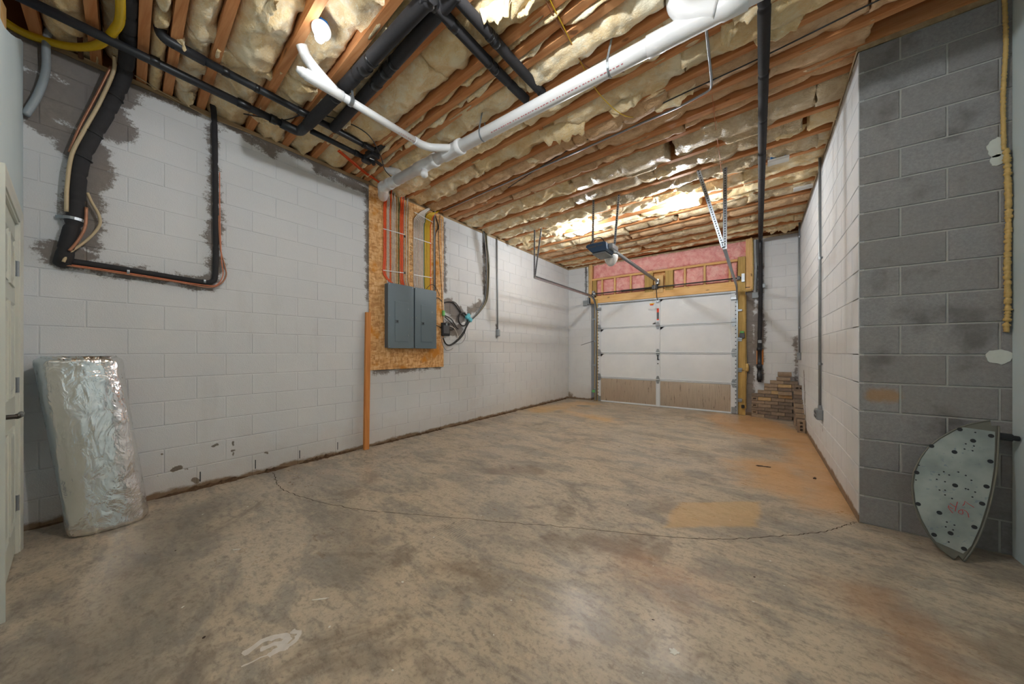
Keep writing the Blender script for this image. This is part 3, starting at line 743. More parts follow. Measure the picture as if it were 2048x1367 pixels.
tapes(b1, [((-3.60, .37, 3.4), (0, 1, 0), .035, .05), ((-3.60, .9, 3.395), (0, 1, 0), .036, .09), ((-3.60, 1.12, 3.39), (0, 1, 0), .038, .05), ((-2.85, 1.33, 3.385), (1, 0, 0), .051, .03), ((-2.72, 1.328, 3.385), (1, 0, 0), .051, .09),
    ((-2.38, 1.325, 3.385), (1, 0, 0), .051, .07), ((-2.28, 1.32, 3.385), (1, 0, 0), .0505, .03), ((-1.62, 1.52, 3.404), (0, 1, 0), .038, .05), ((-1.62, 1.88, 3.408), (0, 1, 0), .038, .03), ((-1.62, 1.95, 3.408), (0, 1, 0), .038, .03), ((-1.62, 1.34, 3.402), (0, 1, 0), .039, .06)])
MB().lathe((-1.62, 1.30, 3.40), (0, 0, 1), [(-.05, .03), (-.045, .045), (.2, .045)], 14).build('riser', 'black_abs', b1, True)
b2 = thing('black_pipe', 'second black pipe beside the wall run, ending in a black valve box', 'pipe', (-3.3, 1.5, 3.36))
MB().tube(rounded([(-3.33, 0.37, 3.66), (-3.33, 0.37, 3.43), (-3.33, 0.6, 3.42)], 0.05), 0.034, 16).build('stub', 'black_abs', b2, True)
MB().tube([(-3.33, 0.42, 3.422), (-3.33, 1.95, 3.42)], 0.029, 16).build('wall_run', 'black_abs', b2, True)
foam_tube([(-3.30, 1.525, 3.405), (-2.5, 1.475, 3.41), (-1.46, 1.395, 3.415)], 0.044, 1.1, 4, 16).build('cross_run', 'black_foam', b2, True)
foam_tube([(-1.485, 1.33, 3.41), (-1.475, 1.7, 3.41), (-1.47, 2.0, 3.41), (-1.46, 2.38, 3.42)], 0.036, 1.0, 4, 16).build('return_run', 'black_foam', b2, True)
MB().tube([(-3.50, 1.40, 3.395), (-3.49, 1.98, 3.385)], 0.026, 14).build('side_run', 'black_abs', b2, True)
MB().cbox(-3.47, -3.34, 1.93, 2.04, 3.36, 3.44, 0.01).cbox(-3.53, -3.45, 1.92, 2.02, 3.34, 3.41, 0.01).build('valve_box', 'black_plastic', b2)
MB().lathe((-3.43, 2.0, 3.36), (0.3, 0.2, -1), [(0, .026), (.03, .026), (.032, .02), (.05, .02)], 12).build('valve_stem', 'black_plastic', b2)
MB().bar((-3.44, 2.03, 3.38), (-3.46, 2.13, 3.37), 0.03, 0.02).build('valve_handle', 'black_plastic', b2)
MB().bar((-3.34, 1.98, 3.42), (-3.22, 2.0, 3.46), 0.05, 0.03).build('valve_bracket', 'black_plastic', b2)
MB().cbox(-3.41, -3.40, 1.955, 2.005, 3.352, 3.358, 0.001).build('valve_tag', 'white_plastic', b2)
tapes(b2, [((-3.33, .72, 3.421), (0, 1, 0), .033, .04), ((-3.33, .92, 3.42), (0, 1, 0), .032, .03), ((-3.33, 1.28, 3.42), (0, 1, 0), .034, .12), ((-2.32, 1.46, 3.41), (1, 0, 0), .047, .05), ((-2.2, 1.45, 3.41), (1, 0, 0), .047, .03), ((-2.48, 1.475, 3.41), (1, 0, 0), .047, .06),
    ((-1.475, 1.78, 3.41), (0, 1, 0), .039, .04), ((-1.475, 1.72, 3.41), (0, 1, 0), .039, .03), ((-3.33, 1.85, 3.42), (0, 1, 0), .034, .04), ((-3.49, 1.85, 3.388), (0, 1, 0), .031, .04)])
# right-hand black pipe: along the ceiling to the back wall, then down it
b3 = thing('black_pipe', 'long black sleeved pipe running to the back wall and down it beside the garage door', 'pipe', (0.03, 5.0, 0.64))
foam_tube([(0.02, 1.3, 3.37), (0.03, 3.0, 3.36), (0.03, 5.0, 3.365), (0.03, 7.6, 3.37)], 0.035, 0.62, 4, 14).build('ceiling_run', 'black_foam', b3, True)
MB().tube(rounded([(0.03, 7.5, 3.37), (0.03, 7.875, 3.37), (0.03, 7.875, 3.0)], 0.09), 0.035, 14).build('elbow', 'black_abs', b3, True)
foam_tube([(0.03, 7.875, 3.1), (0.03, 7.875, 2.2), (0.015, 7.875, 1.3)], 0.036, 0.8, 4, 14).build('drop', 'black_foam', b3, True)
MB().lathe((0.015, 7.875, 1.32), (0, 0, -1), [(0, .034), (.005, .044), (.06, .044), (.065, .034), (.32, .034), (.325, .046), (.40, .046), (.405, .034), (.5, .034), (.505, .042), (.62, .042), (.625, .03), (.66, .03)], 14).build('lower_fitting', 'black_abs', b3, True)
MB().cbox(-0.01, 0.05, 7.83, 7.86, 1.40, 1.46, 0.006).build('clamp', 'zinc_dull', b3)
MB().cbox(0.055, 0.105, 7.86, 7.90, 2.45, 2.53, 0.006).build('clip', 'zinc_dull', b3)

# ---- flex line set on the left of the block wall
ls = thing('line_set', 'thick black foam wrapped line hanging down the bare corner of the block wall', 'pipe', (-3.98, 0.05, 1.86))
foam_tube([(-2.2, 0.15, 3.48), (-3.2, 0.215, 3.475), (-3.6, 0.24, 3.475), (-3.86, 0.25, 3.44), (-3.97, 0.235, 3.34), (-3.985, 0.17, 3.10), (-3.99, 0.10, 2.87), (-3.99, 0.045, 2.66), (-3.99, 0.025, 2.44), (-3.99, 0.02, 2.26), (-3.99, -0.005, 2.08), (-4.0, -0.03, 1.93), (-4.05, -0.04, 1.88)], 0.043, 0.19, 6, 14).build('foam_sleeve', 'black_foam', ls, True)
MB().tube(smooth_path([(-3.84, 0.19, 3.44), (-3.92, 0.19, 3.36), (-3.955, 0.125, 3.10), (-3.96, 0.058, 2.87), (-3.96, 0.002, 2.66), (-3.96, -0.018, 2.44), (-3.96, -0.022, 2.24)]), 0.011, 8).build('control_cable', 'tan_cable', ls, True)
MB().tube(smooth_path([(-3.93, 0.18, 3.40), (-3.97, 0.11, 3.15), (-3.985, 0.035, 2.88), (-3.985, -0.01, 2.68)]), 0.008, 8).build('copper_line', 'copper', ls, True)
MB().tube(smooth_path([(-3.99, 0.07, 2.42), (-4.0, 0.09, 2.36), (-4.0, 0.125, 2.27), (-4.0, 0.125, 2.19), (-3.99, 0.07, 2.07), (-3.97, -0.01, 1.95), (-3.97, -0.035, 1.88)]), 0.009, 8).build('cable_loop', 'tan_cable', ls, True)
MB().tube(smooth_path([(-3.96, 0.065, 2.30), (-3.95, 0.06, 2.16), (-3.95, 0.03, 2.05), (-3.95, -0.01, 1.96)]), 0.009, 8).build('copper_line', 'copper', ls, True)
ring((-3.99, 0.013, 2.2), (0, 0.08, 1), 0.05, 0.022, 16).bar((-4.04, -0.07, 2.21), (-4.0, -0.03, 2.21), 0.022, 0.003, (1, 0, 0)).build('pipe_clamp', 'galv', ls)
for t in ((-3.99, 0.05, 2.665), (-3.99, 0.10, 2.87), (-3.985, 0.2, 3.2)): ring(t, (0.1, 0.3, 1), 0.049, 0.008, 14).build('tie', 'black_tape', ls)
l2 = thing('line_set', 'thin black sleeved line running sideways then straight up the block wall to the joists', 'pipe', (-4.02, 0.4, 1.82))
foam_tube([(-4.02, -0.02, 1.90), (-4.02, 0.2, 1.893), (-4.02, 0.45, 1.88), (-4.02, 0.70, 1.868), (-4.02, 0.775, 1.885), (-4.02, 0.795, 1.95), (-4.02, 0.80, 2.2), (-4.02, 0.797, 2.64), (-4.02, 0.793, 3.1), (-4.02, 0.787, 3.42), (-4.0, 0.765, 3.56)], 0.022, 0.38, 5, 12).build('foam_sleeve', 'black_foam', l2, True)
MB().tube(smooth_path([(-4.01, -0.03, 1.865), (-4.01, 0.25, 1.853), (-4.01, 0.55, 1.838), (-4.01, 0.74, 1.825), (-4.01, 0.82, 1.86), (-4.01, 0.87, 1.95), (-4.01, 0.86, 2.05), (-4.01, 0.83, 2.2), (-4.01, 0.815, 2.5)]), 0.006, 8).build('copper_line', 'copper', l2, True)
MB().tube(smooth_path([(-4.01, 0.0, 1.872), (-4.01, 0.3, 1.862), (-4.01, 0.7, 1.84), (-4.01, 0.80, 1.855), (-4.0, 0.845, 1.95), (-4.0, 0.835, 2.1), (-4.0, 0.825, 2.45), (-4.0, 0.822, 2.9)]), 0.004, 6).build('wire', 'pink_wire', l2, True)
for y in (0.27, 0.72): ring((-4.02, y, 1.875), (0, 1, 0), 0.025, 0.015, 12).build('tie', 'galv', l2)
# ---- other services in the near left corner
tag(MB().tube(smooth_path([(-4.0, -0.30, 3.44), (-4.03, -0.215, 3.425), (-4.02, -0.13, 3.425), (-3.94, -0.005, 3.42), (-3.77, 0.108, 3.42), (-3.53, 0.172, 3.43), (-3.29, 0.19, 3.44), (-2.6, 0.13, 3.46)], 8), 0.024, 12).build('gas_line', 'yellow_line', None, True), 'bright yellow flexible gas line looping in the top left corner', 'gas line')
tag(MB().tube(smooth_path([(-3.98, -0.02, 3.62), (-3.98, -0.06, 3.57), (-4.0, -0.095, 3.5), (-4.01, -0.107, 3.39), (-4.02, -0.107, 3.25), (-4.02, -0.12, 3.13), (-4.02, -0.15, 2.99), (-4.02, -0.19, 2.86)], 6), 0.020, 12).build('conduit', 'grey_pvc', None, True), 'bent grey plastic conduit in the top left corner beside the drywall', 'conduit')
tag(MB().tube([(-3.5, 0.02, 3.60), (-4.03, 0.042, 3.42)], 0.013, 10).build('rod', 'rust', None, True), 'rusty rod slanting down to the block wall beside the yellow line', 'rod')
tag(MB().tube(smooth_path([(-3.98, 0.30, 3.44), (-4.03, 0.5, 3.42), (-4.05, 0.75, 3.40), (-4.05, 1.0, 3.41)], 4), 0.004, 6).build('cable', 'tan_cable', None, True), 'thin tan cable along the top of the block wall beside the black lines', 'cable')
for k, (off, cc) in enumerate([(0.0, 'orange_cable'), (0.018, 'orange_cable'), (0.034, 'orange_cable')]):
    tag(MB().tube(smooth_path([(-3.70+off, 1.75, 3.44), (-3.78+off, 1.95, 3.43), (-3.86+off, 2.15, 3.42), (-3.93+off*0.6, 2.35, 3.43), (-3.99, 2.5+off, 3.41), (-4.03, 2.52+off, 3.36)], 5), 0.0055, 6).build('cable', cc, None, True),
        '%s of the orange cables slung under the joists to the breaker board' % ['nearest the wall', 'middle', 'farthest from the wall'][k], 'cable', 'orange cables under the joists by the board')
tag(MB().tube(smooth_path([(-3.80, 0.95, 3.43), (-3.6, 1.2, 3.43), (-3.3, 1.30, 3.42), (-3.15, 1.55, 3.425), (-3.15, 1.8, 3.42), (-3.35, 2.05, 3.40), (-3.5, 2.2, 3.36), (-3.45, 2.3, 3.27)], 6), 0.005, 6).build('cable', 'black_cable', None, True), 'thin black cable weaving past the black pipes to the white drain', 'cable')
tag(MB().tube(smooth_path([(-1.02, 1.6, 3.47), (-1.045, 1.79, 3.442), (-1.06, 2.02, 3.44), (-1.085, 2.36, 3.442), (-1.09, 2.7, 3.44), (-1.0, 3.0, 3.40), (-0.9, 3.2, 3.44)], 5), 0.004, 6).build('cable', 'yellow_cable', None, True), 'thin yellow cable stapled across the joists above the white drain', 'cable')
tag(MB().tube(smooth_path([(-1.04, 1.6, 3.47), (-1.07, 1.8, 3.442), (-1.07, 2.1, 3.44), (-1.06, 2.4, 3.442), (-0.85, 2.62, 3.45)], 5), 0.0035, 6).build('cable', 'copper', None, True), 'thin brown cable twisted beside the yellow one on the joists', 'cable')
tag(MB().tube(smooth_path([(-2.7, 3.52, 3.443), (-1.6, 3.24, 3.443), (-0.7, 3.14, 3.44), (0.0, 3.08, 3.43), (0.6, 3.02, 3.435), (1.3, 2.98, 3.44)], 5), 0.005, 6).build('cable', 'black_cable', None, True), 'black cable strung along the joist bay in front of the bare block pier', 'cable')
tag(MB().tube(rounded([(-0.275, 2.26, 3.44), (-0.28, 2.5, 3.41), (-0.30, 3.05, 3.41), (-0.315, 3.19, 3.42), (-0.57, 3.265, 3.435), (-1.57, 3.33, 3.438), (-2.23, 3.37, 3.438), (-3.13, 3.43, 3.438), (-3.95, 3.48, 3.438)], 0.05), 0.0095, 10).build('conduit', 'galv', None, True), 'slim bright steel conduit bent along a joist towards the breaker board', 'conduit')
tag(MB().tube([(-0.32, 3.3, 3.445), (-0.34, 3.9, 3.443), (-0.35, 4.4, 3.43), (-0.36, 4.75, 3.40)], 0.002, 5).build('cable', 'pink_wire', None, True), 'fine orange wire crossing the joists towards the right door track', 'cable')
tag(MB().tube([(-0.02, 2.55, 3.40), (-0.10, 2.38, 3.44), (-0.10, 2.36, 3.38)], 0.009, 8).build('pipe_stub', 'copper', None, True), 'short copper stub under the joists beside the white drain', 'pipe')

# ---- lamps
def bulb_shape(o, d, r=0.03):
    return MB()._lathe(Vector(o), Vector(d).normalized(), [(0, .013), (.02, .014), (.032, .02), (.048, r*0.93), (.062, r), (.078, r*0.92), (.092, r*0.6), (.099, r*0.2)], 16)
def lampholder(loc, d, label, bm, box=True):
    d = Vector(d).normalized(); o = Vector(loc)          # o: centre of the holder plate, d: outwards
    t = thing('lamp_fixture', label, 'lamp', o, 'bare bulb lampholders on the joists')
    if box: MB()._lathe(o-d*0.06, d, [(0, .048), (.055, .05), (.058, .05)], 8).build('junction_box', 'blue_plastic', t)
    MB()._lathe(o-d*0.002, d, [(0, .054), (.004, .060), (.010, .058), (.014, .045), (.022, .026), (.05, .022), (.052, .018)], 24).build('lampholder', 'white_plastic', t, True)
    mb = MB()
    u = d.orthogonal().normalized()
    for s in (-1, 1): mb._lathe(o+u*s*0.045+d*0.007, d, [(0, .006), (.004, .005)], 8)
    mb.build('screw', 'dark_metal', t)
    bulb_shape(o+d*0.05, d).build('bulb', bm, t, True)
    return t
lampholder((-2.385, 1.02, 3.43), (0.45, -0.30, -1.0), 'bare bulb in a white lampholder on a blue box, beside the white branch pipe', 'lit_bulb_near')
lampholder((-0.87, 0.94, 3.43), (0, 0, -1), 'added bare bulb fill lamp on the joists above the camera, out of view', 'lit_bulb_added', False)  # unseen lamp added to brighten the near end of the room
lampholder((-2.47, 5.36, 3.43), (0, 0, -1), 'lit bare bulb in the ceiling above the garage door opener', 'lit_bulb_far', False)
lampholder((-0.945, 5.25, 3.43), (0, 0, -1), 'lit bare bulb in the ceiling left of the right door track hanger', 'lit_bulb_far', False)
t = thing('junction_box', 'blue junction box with a white cover on a joist near the right wall', 'junction box', (0.18, 4.82, 3.40))
MB().cbox(0.11, 0.25, 4.80, 4.855, 3.425, 3.52, 0.006).build('box', 'blue_plastic', t)
MB().cbox(0.085, 0.275, 4.76, 4.87, 3.395, 3.425, 0.005).build('cover', 'white_plastic', t)
MB().box(0.150, 0.190, 4.797, 4.80, 3.455, 3.495).build('sticker', 'tan_cable', t)
tag(MB().cbox(0.38, 0.58, 5.84, 5.90, 3.415, 3.455, 0.003).build('cover_plate', 'white_plastic'), 'white cover plate on a joist close to the right wall', 'cover')

# ---- breaker board, panels and wiring
XO = XL + 0.016
tag(MB().cbox(XL+0.0005, XO, 2.313, 3.576, 0.997, 3.405, 0.002).build('backing_board', 'osb'), 'orange strand board panel fixed to the block wall behind the breaker panels', 'board')
def breaker(y0, y1, z0, z1, dy0, dy1, dz0, dz1, label):
    t = thing('breaker_panel', label, 'breaker panel', (XO, (y0+y1)/2, z0), 'breaker panels')
    xf = XO + 0.095
    MB().cbox(XO, xf-0.004, y0+0.008, y1-0.008, z0+0.008, z1-0.008, 0.004).build('box', 'panel_edge', t)
    MB().cbox(xf-0.006, xf, y0, y1, z0, z1, 0.0025).build('cover', 'panel_grey', t)
    d = MB().cbox(xf, xf+0.005, dy0, dy1, dz0, dz1, 0.002).build('door', 'panel_grey', t)
    ly = dy0+0.03; lz = (dz0+dz1)/2
    MB().cbox(xf+0.004, xf+0.009, ly-0.022, ly+0.028, lz-0.022, lz+0.022, 0.002).build('latch', 'panel_edge', d)
    MB().box(xf+0.009, xf+0.0105, ly-0.008, ly+0.014, lz-0.012, lz+0.014).build('latch_pull', 'slot_dark', d)
    for zz in (dz0+0.09, dz1-0.09): MB().cbox(xf+0.003, xf+0.008, dy1-0.006, dy1+0.004, zz-0.012, zz+0.012, 0.001).build('hinge', 'galv', d)
    for yy in (y0+0.022, y1-0.022):
        for zz in (z0+0.02, (z0+z1)/2, z1-0.02): MB()._lathe(Vector((xf, yy, zz)), Vector((1, 0, 0)), [(0, .007), (.004, .005)], 8).build('screw', 'galv', t)
breaker(2.523, 2.935, 1.285, 2.165, 2.627, 2.837, 1.378, 1.925, 'taller looking grey breaker panel on the left, below the orange cables')
breaker(2.953, 3.349, 1.285, 2.165, 3.058, 3.259, 1.380, 1.922, 'grey breaker panel on the right, below the yellow cables')
XC = XO + 0.008
def cable(y, col, r, top, bot, grp, label, k=0, x=XC):
    pts = [(x, y+0.004*noise.noise((y*40, zz*2.0, k)), zz) for zz in (bot[1]+0.12, 2.5, 2.75, 2.95, 3.15)]
    P = [(x, bot[0], bot[1])] + pts + [(x+0.002, a, b) for a, b in top]
    tag(MB().tube(smooth_path(P, 4), r, 7).build('cable', col, None, True), label, 'cable', grp)
w1 = [(2.517, 'orange_cable'), (2.531, 'orange_cable'), (2.545, 'orange_cable'), (2.569, 'white_cable'), (2.592, 'white_cable'), (2.614, 'orange_cable'), (2.643, 'white_cable'), (2.664, 'white_cable'), (2.687, 'white_cable'),
      (2.717, 'tan_cable'), (2.747, 'green_cable'), (2.772, 'orange_cable'), (2.793, 'orange_cable'), (2.811, 'orange_cable'), (2.832, 'grey_cable'), (2.872, 'white_cable'), (2.902, 'tan_cable')]
nm = lambda c: c.split('_')[0]
for k, (y, c_) in enumerate(w1):
    bot = (y, 2.155) if k > 2 else (2.66+0.02*k, 2.155)
    if 10 < k: bot = (y+0.03, 2.155)
    cable(y, c_, 0.0075 if c_ == 'orange_cable' else 0.006, [(y+0.006, 3.3), (y+0.012*(1 if k % 2 else -0.5), 3.40), (y+0.02, 3.47)], bot, 'cables down to the left breaker panel',
          '%s %s cable from the left running into the left breaker panel' % (ORD[sum(1 for q_ in w1[:k] if q_[1] == c_)], nm(c_)), k)
w2 = [(2.999+0.0236*i, 'white_cable') for i in range(8)] + [(3.183, 'green_cable')] + [(3.199+0.0212*i, 'yellow_cable') for i in range(5)] + [(3.303, 'orange_cable')]
for k, (y, c_) in enumerate(w2):
    f = (y-3.0)/0.3
    top = [(y+0.02, 3.20), (3.12+f*0.14, 3.32), (3.28+f*0.05, 3.44), (3.33+f*0.03, 3.50)] if k < 9 else [(y+0.01, 3.20), (y+0.05, 3.33), (3.38+f*0.06, 3.42), (3.46+f*0.04, 3.50)]
    cable(y, c_, 0.007 if c_ != 'yellow_cable' else 0.009, top, (y+0.012, 2.155), 'cables down to the right breaker panel', '%s %s cable from the left fanned above the right breaker panel' % (ORD[sum(1 for q_ in w2[:k] if q_[1] == c_)], nm(c_)), k+30)
tag(MB().tube([(XC, 3.378, 2.155), (XC, 3.376, 2.7), (XC, 3.378, 3.25), (XC, 3.39, 3.46)], 0.011, 10).build('conduit', 'grey_pvc', None, True), 'grey conduit on the strand board right of the yellow cables', 'conduit')
tag(MB().tube(smooth_path([(XC, 3.40, 2.2), (XC, 3.398, 2.7), (XC, 3.40, 3.05), (XC, 3.455, 3.18), (XC, 3.43, 3.3), (XC, 3.36, 3.42)], 5), 0.006, 7).build('cable', 'black_cable', None, True), 'black cable bowed beside the grey conduit on the board', 'cable')
for (a, b, za, zb) in [(2.50, 2.83, 2.885, 2.90), (2.50, 2.83, 2.33, 2.355), (2.99, 3.31, 2.90, 2.90), (2.99, 3.325, 2.36, 2.377), (3.0, 3.34, 3.275, 3.235)]:
    w_ = 'upper' if za > 2.8 and za < 3.1 else ('lower' if za < 2.6 else 'topmost')
    s_ = 'left' if b < 2.9 else 'right'
    tag(MB().bar((XC+0.011, a, za), (XC+0.011, b, zb), 0.004, 0.010, (0, 0, 1)).build('cable_strap', 'white_plastic'), '%s white strap across the cables above the %s breaker panel' % (w_, s_), 'strap', 'straps over the breaker cables')
tag(MB().cbox(XO+0.018, XO+0.026, 2.822, 2.846, 2.86, 2.89, 0.003).build('cable_clip', 'black_plastic'), 'upper black clip on the grey cable above the left breaker panel', 'clip', 'black cable clips')
tag(MB().cbox(XO+0.018, XO+0.026, 2.822, 2.846, 2.345, 2.37, 0.003).build('cable_clip', 'black_plastic'), 'lower black clip on the grey cable above the left breaker panel', 'clip', 'black cable clips')
# faint printed ink block on the board
mb = MB()
for i in range(34):
    z_ = 2.25+i*0.017
    if random.random() < 0.8: mb.box(XO, XO+0.0006, 2.935+random.uniform(0, .012), 2.975-random.uniform(0, .02), z_, z_+random.uniform(.004, .010))
tag(mb.build('printed_stamp', 'leaf_dark'), 'column of dark printed stamp marks on the board between the two cable groups', 'print')
# leaning stud
t = MB(); t.bar((-3.985, 2.238, 0.0), (-4.035, 2.292, 1.745), 0.062, 0.038, (1, 0, 0)); tag(t.build('wood_stud', 'stud_orange'), 'slim orange wood stud leaning on the block wall left of the breaker board', 'stud')

# ---- low voltage cables, coil and router right of the board
XW = XL + 0.015
def wcable(pts, col, r, label, grp='loose cables right of the breaker board'):
    P = smooth_path([(XW + (p[2] if len(p) > 2 else 0.0), p[0], p[1]) for p in pts], 6)
    tag(MB().tube(P, r, 7).build('cable', col, None, True), label, 'cable', grp)
for k, (dy, col) in enumerate([(0, 'black_cable'), (0.014, 'tan_cable'), (0.03, 'black_cable'), (-0.016, 'black_cable'), (0.045, 'olive_cable'), (-0.03, 'grey_cable')]):
    e = 0.02*noise.noise((k*3.1, 1, 1))
    wcable([(4.56+dy, 3.46), (4.57+dy*0.9, 3.2, .006*k), (4.615+dy+e, 2.94, .004*k), (4.63+dy-e, 2.57, .004*k), (4.585+dy, 2.2), (4.40+dy*0.7, 1.96, .006), (4.20+dy*0.4, 1.80, .01), (4.13+dy*0.2, 1.74, .01)], col, 0.009 if k in (0, 2) else 0.007, '%s %s cable in the hanging bundle right of the breaker board' % (['thick', 'pale', 'second thick', 'slim', 'rightmost', 'leftmost'][k], nm(col)))
wcable([(4.56, 3.40), (4.53, 3.0), (4.545, 2.5), (4.56, 2.25)], 'black_cable', 0.004, 'thin black cable bowing left of the hanging bundle')
wcable([(4.60, 3.2), (4.67, 2.9), (4.68, 2.75), (4.63, 2.45)], 'black_cable', 0.004, 'thin black cable bowing right of the hanging bundle')
wcable([(4.14, 1.75, .01), (4.06, 1.62), (3.95, 1.5), (3.82, 1.40), (3.70, 1.345), (3.62, 1.37), (3.56, 1.46)], 'black_cable', 0.011, 'thick black cable sagging from the coil to below the router')
wcable([(4.12, 1.76, .01), (4.03, 1.56, .01), (3.90, 1.43), (3.75, 1.35), (3.64, 1.35), (3.58, 1.42)], 'black_cable', 0.007, 'second black cable sagging from the coil to below the router')
wcable([(4.05, 1.58), (4.06, 1.48), (3.98, 1.39), (3.85, 1.37), (3.75, 1.37)], 'grey_cable', 0.004, 'thin grey loop right of the sagging black cables')
wcable([(3.52, 1.50), (3.54, 1.38), (3.62, 1.27), (3.72, 1.27), (3.78, 1.30)], 'grey_cable', 0.004, 'thin grey loop hanging lowest under the router')
wcable([(3.53, 1.52), (3.58, 1.33), (3.66, 1.31), (3.70, 1.36)], 'white_cable', 0.005, 'white cable curling below the router')
wcable([(3.62, 1.66, .02), (3.76, 1.64, .02), (3.86, 1.56), (3.89, 1.48), (3.87, 1.42)], 'white_cable', 0.006, 'white cable arching right from the router')
wcable([(3.59, 2.02), (3.66, 2.05), (3.78, 2.05), (3.88, 1.97), (3.98, 1.88), (4.06, 1.83, .01)], 'black_cable', 0.009, 'upper black cable arching from the board edge to the aqua tape')
wcable([(3.59, 2.03), (3.70, 2.055), (3.82, 2.06), (3.90, 2.0), (3.97, 1.91), (4.05, 1.84, .01)], 'black_cable', 0.006, 'thinner black cable arching from the board edge to the aqua tape')
wcable([(3.60, 1.82), (3.68, 1.80), (3.76, 1.76), (3.84, 1.66), (3.90, 1.62)], 'black_cable', 0.008, 'black cable tangled between the router and the coil, upper')
wcable([(3.60, 1.80), (3.70, 1.74), (3.78, 1.68), (3.80, 1.62), (3.72, 1.60), (3.62, 1.66)], 'black_cable', 0.007, 'black cable tangled between the router and the coil, middle')
wcable([(3.60, 1.76), (3.66, 1.70), (3.74, 1.64), (3.82, 1.63)], 'grey_cable', 0.006, 'grey cable tangled between the router and the coil')
wcable([(3.53, 3.35), (3.545, 2.9), (3.55, 2.4), (3.57, 2.1), (3.585, 1.9), (3.588, 1.70)], 'white_cable', 0.006, 'white cable down the right edge of the strand board')
wcable([(3.50, 3.40), (3.47, 3.1), (3.50, 2.6), (3.535, 2.2), (3.545, 1.9), (3.57, 1.7)], 'black_cable', 0.006, 'black cable down the right edge of the strand board', )
wcable([(3.35, 2.06, .02), (3.45, 2.08, .02), (3.54, 2.03, .01)], 'black_cable', 0.006, 'short black cable from the right breaker panel to the board edge')
wcable([(3.35, 1.68, .02), (3.44, 1.64, .02), (3.52, 1.62, .02)], 'black_cable', 0.006, 'short black cable from the right breaker panel to the router')
wcable([(3.22, 2.19, .02), (3.31, 2.27, .02), (3.40, 2.24, .02), (3.49, 2.12, .01)], 'black_cable', 0.004, 'thin black loop over the top of the right breaker panel')
mb = MB()
for k in range(7):
    rr = 0.105+0.005*(k % 3); cx, cy, cz = XW+0.012*(k/7)+0.005, 4.0+0.006*noise.noise((k, 2, 3)), 1.79+0.006*noise.noise((k, 5, 3))
    mb.tube([(cx, cy+rr*cos(2*pi*j/28), cz+rr*sin(2*pi*j/28)) for j in range(29)], 0.006, 6, False)
tag(mb.build('cable_coil', 'black_cable', None, True), 'coiled black cable ring hanging beside the aqua tape', 'cable coil')
t = thing('tape_wrap', 'aqua tape wrapped round the cable bundle beside the coil', 'tape', (XW+0.02, 4.12, 1.78))
MB().cbox(-0.03, 0.03, -0.055, 0.055, -0.03, 0.03, 0.012, Matrix.Translation((XW+0.02, 4.10, 1.85)) @ Matrix.Rotation(radians(40), 4, 'X')).build('wrap', 'aqua_tape', t)
MB().cbox(-0.025, 0.025, -0.05, 0.05, -0.035, 0.035, 0.012, Matrix.Translation((XW+0.025, 4.15, 1.80)) @ Matrix.Rotation(radians(-30), 4, 'X')).build('wrap', 'aqua_tape', t)
t = thing('router', 'small black network box mounted at the right edge of the strand board', 'router', (XO, 3.59, 1.49))
MB().cbox(XO, XO+0.05, 3.515, 3.665, 1.49, 1.70, 0.006).build('case', 'black_plastic', t)
MB().cbox(XO+0.05, XO+0.053, 3.53, 3.65, 1.53, 1.66, 0.002).build('front_plate', 'sticker_grey', t)
MB().cbox(XO+0.05, XO+0.056, 3.575, 3.61, 1.655, 1.695, 0.003).build('cable_clip', 'grey_pvc', t)
mb = MB()
for k in range(9): mb.box(XO+0.01, XO+0.04, 3.509, 3.517, 1.505+k*0.021, 1.513+k*0.021)
mb.build('port_row', 'sticker_grey', t)
tag(MB().cbox(XO, XO+0.035, 3.535, 3.575, 1.81, 1.895, 0.004).build('terminal_block', 'green_plastic'), 'small green terminal block above the router', 'terminal')

def conduit_box(t, x, y, z, nx, w_=0.07, h_=0.11, d_=0.045, m='zinc_dull'):
    x0, x1 = (x, x+d_*nx) if nx > 0 else (x+d_*nx, x)
    MB().cbox(x0, x1, y-w_/2, y+w_/2, z-h_/2, z+h_/2, 0.008).build('outlet_box', m, t)
t = thing('conduit', 'single steel conduit with a small grey box on the left block wall', 'conduit', (XL, 4.93, 1.55))
MB().tube([(XL+0.02, 4.915, 3.42), (XL+0.02, 4.94, 1.64)], 0.0115, 10).build('tube', 'zinc_dull', t, True)
conduit_box(t, XL, 4.945, 1.605, 1, 0.085, 0.125, 0.05, 'grey_pvc')
t = thing('conduit', 'steel conduit with a double outlet box on the right wall, nearest the bare pier', 'conduit', (XR, 5.1, 0.45))
MB().tube([(XR-0.022, 5.09, 3.44), (XR-0.022, 5.09, 0.60)], 0.0135, 12).build('tube', 'zinc_dull', t, True)
ob = MB().cbox(XR-0.055, XR, 5.03, 5.20, 0.47, 0.585, 0.006).build('outlet_box', 'zinc_dull', t)
MB().cbox(XR-0.06, XR-0.054, 5.035, 5.195, 0.475, 0.58, 0.003).build('cover', 'galv', ob)
mb = MB()
for yy in (5.075, 5.155):
    for zz in (0.505, 0.55): mb._lathe(Vector((XR-0.0645, yy, zz)), Vector((1, 0, 0)), [(0, .016), (.006, .017)], 10)
mb.build('outlet_face', 'sticker_grey', ob)
for zz in (1.1, 2.3): ring((XR-0.022, 5.09, zz), (0, 0, 1), 0.017, 0.03, 12).bar((XR-0.004, 5.05, zz), (XR-0.004, 5.09, zz), 0.02, 0.004, (1, 0, 0)).build('strap', 'galv', t)
MB()._lathe(Vector((XR-0.022, 5.09, 0.63)), Vector((0, 0, -1)), [(0, .018), (.04, .018)], 12).build('connector', 'galv', t)
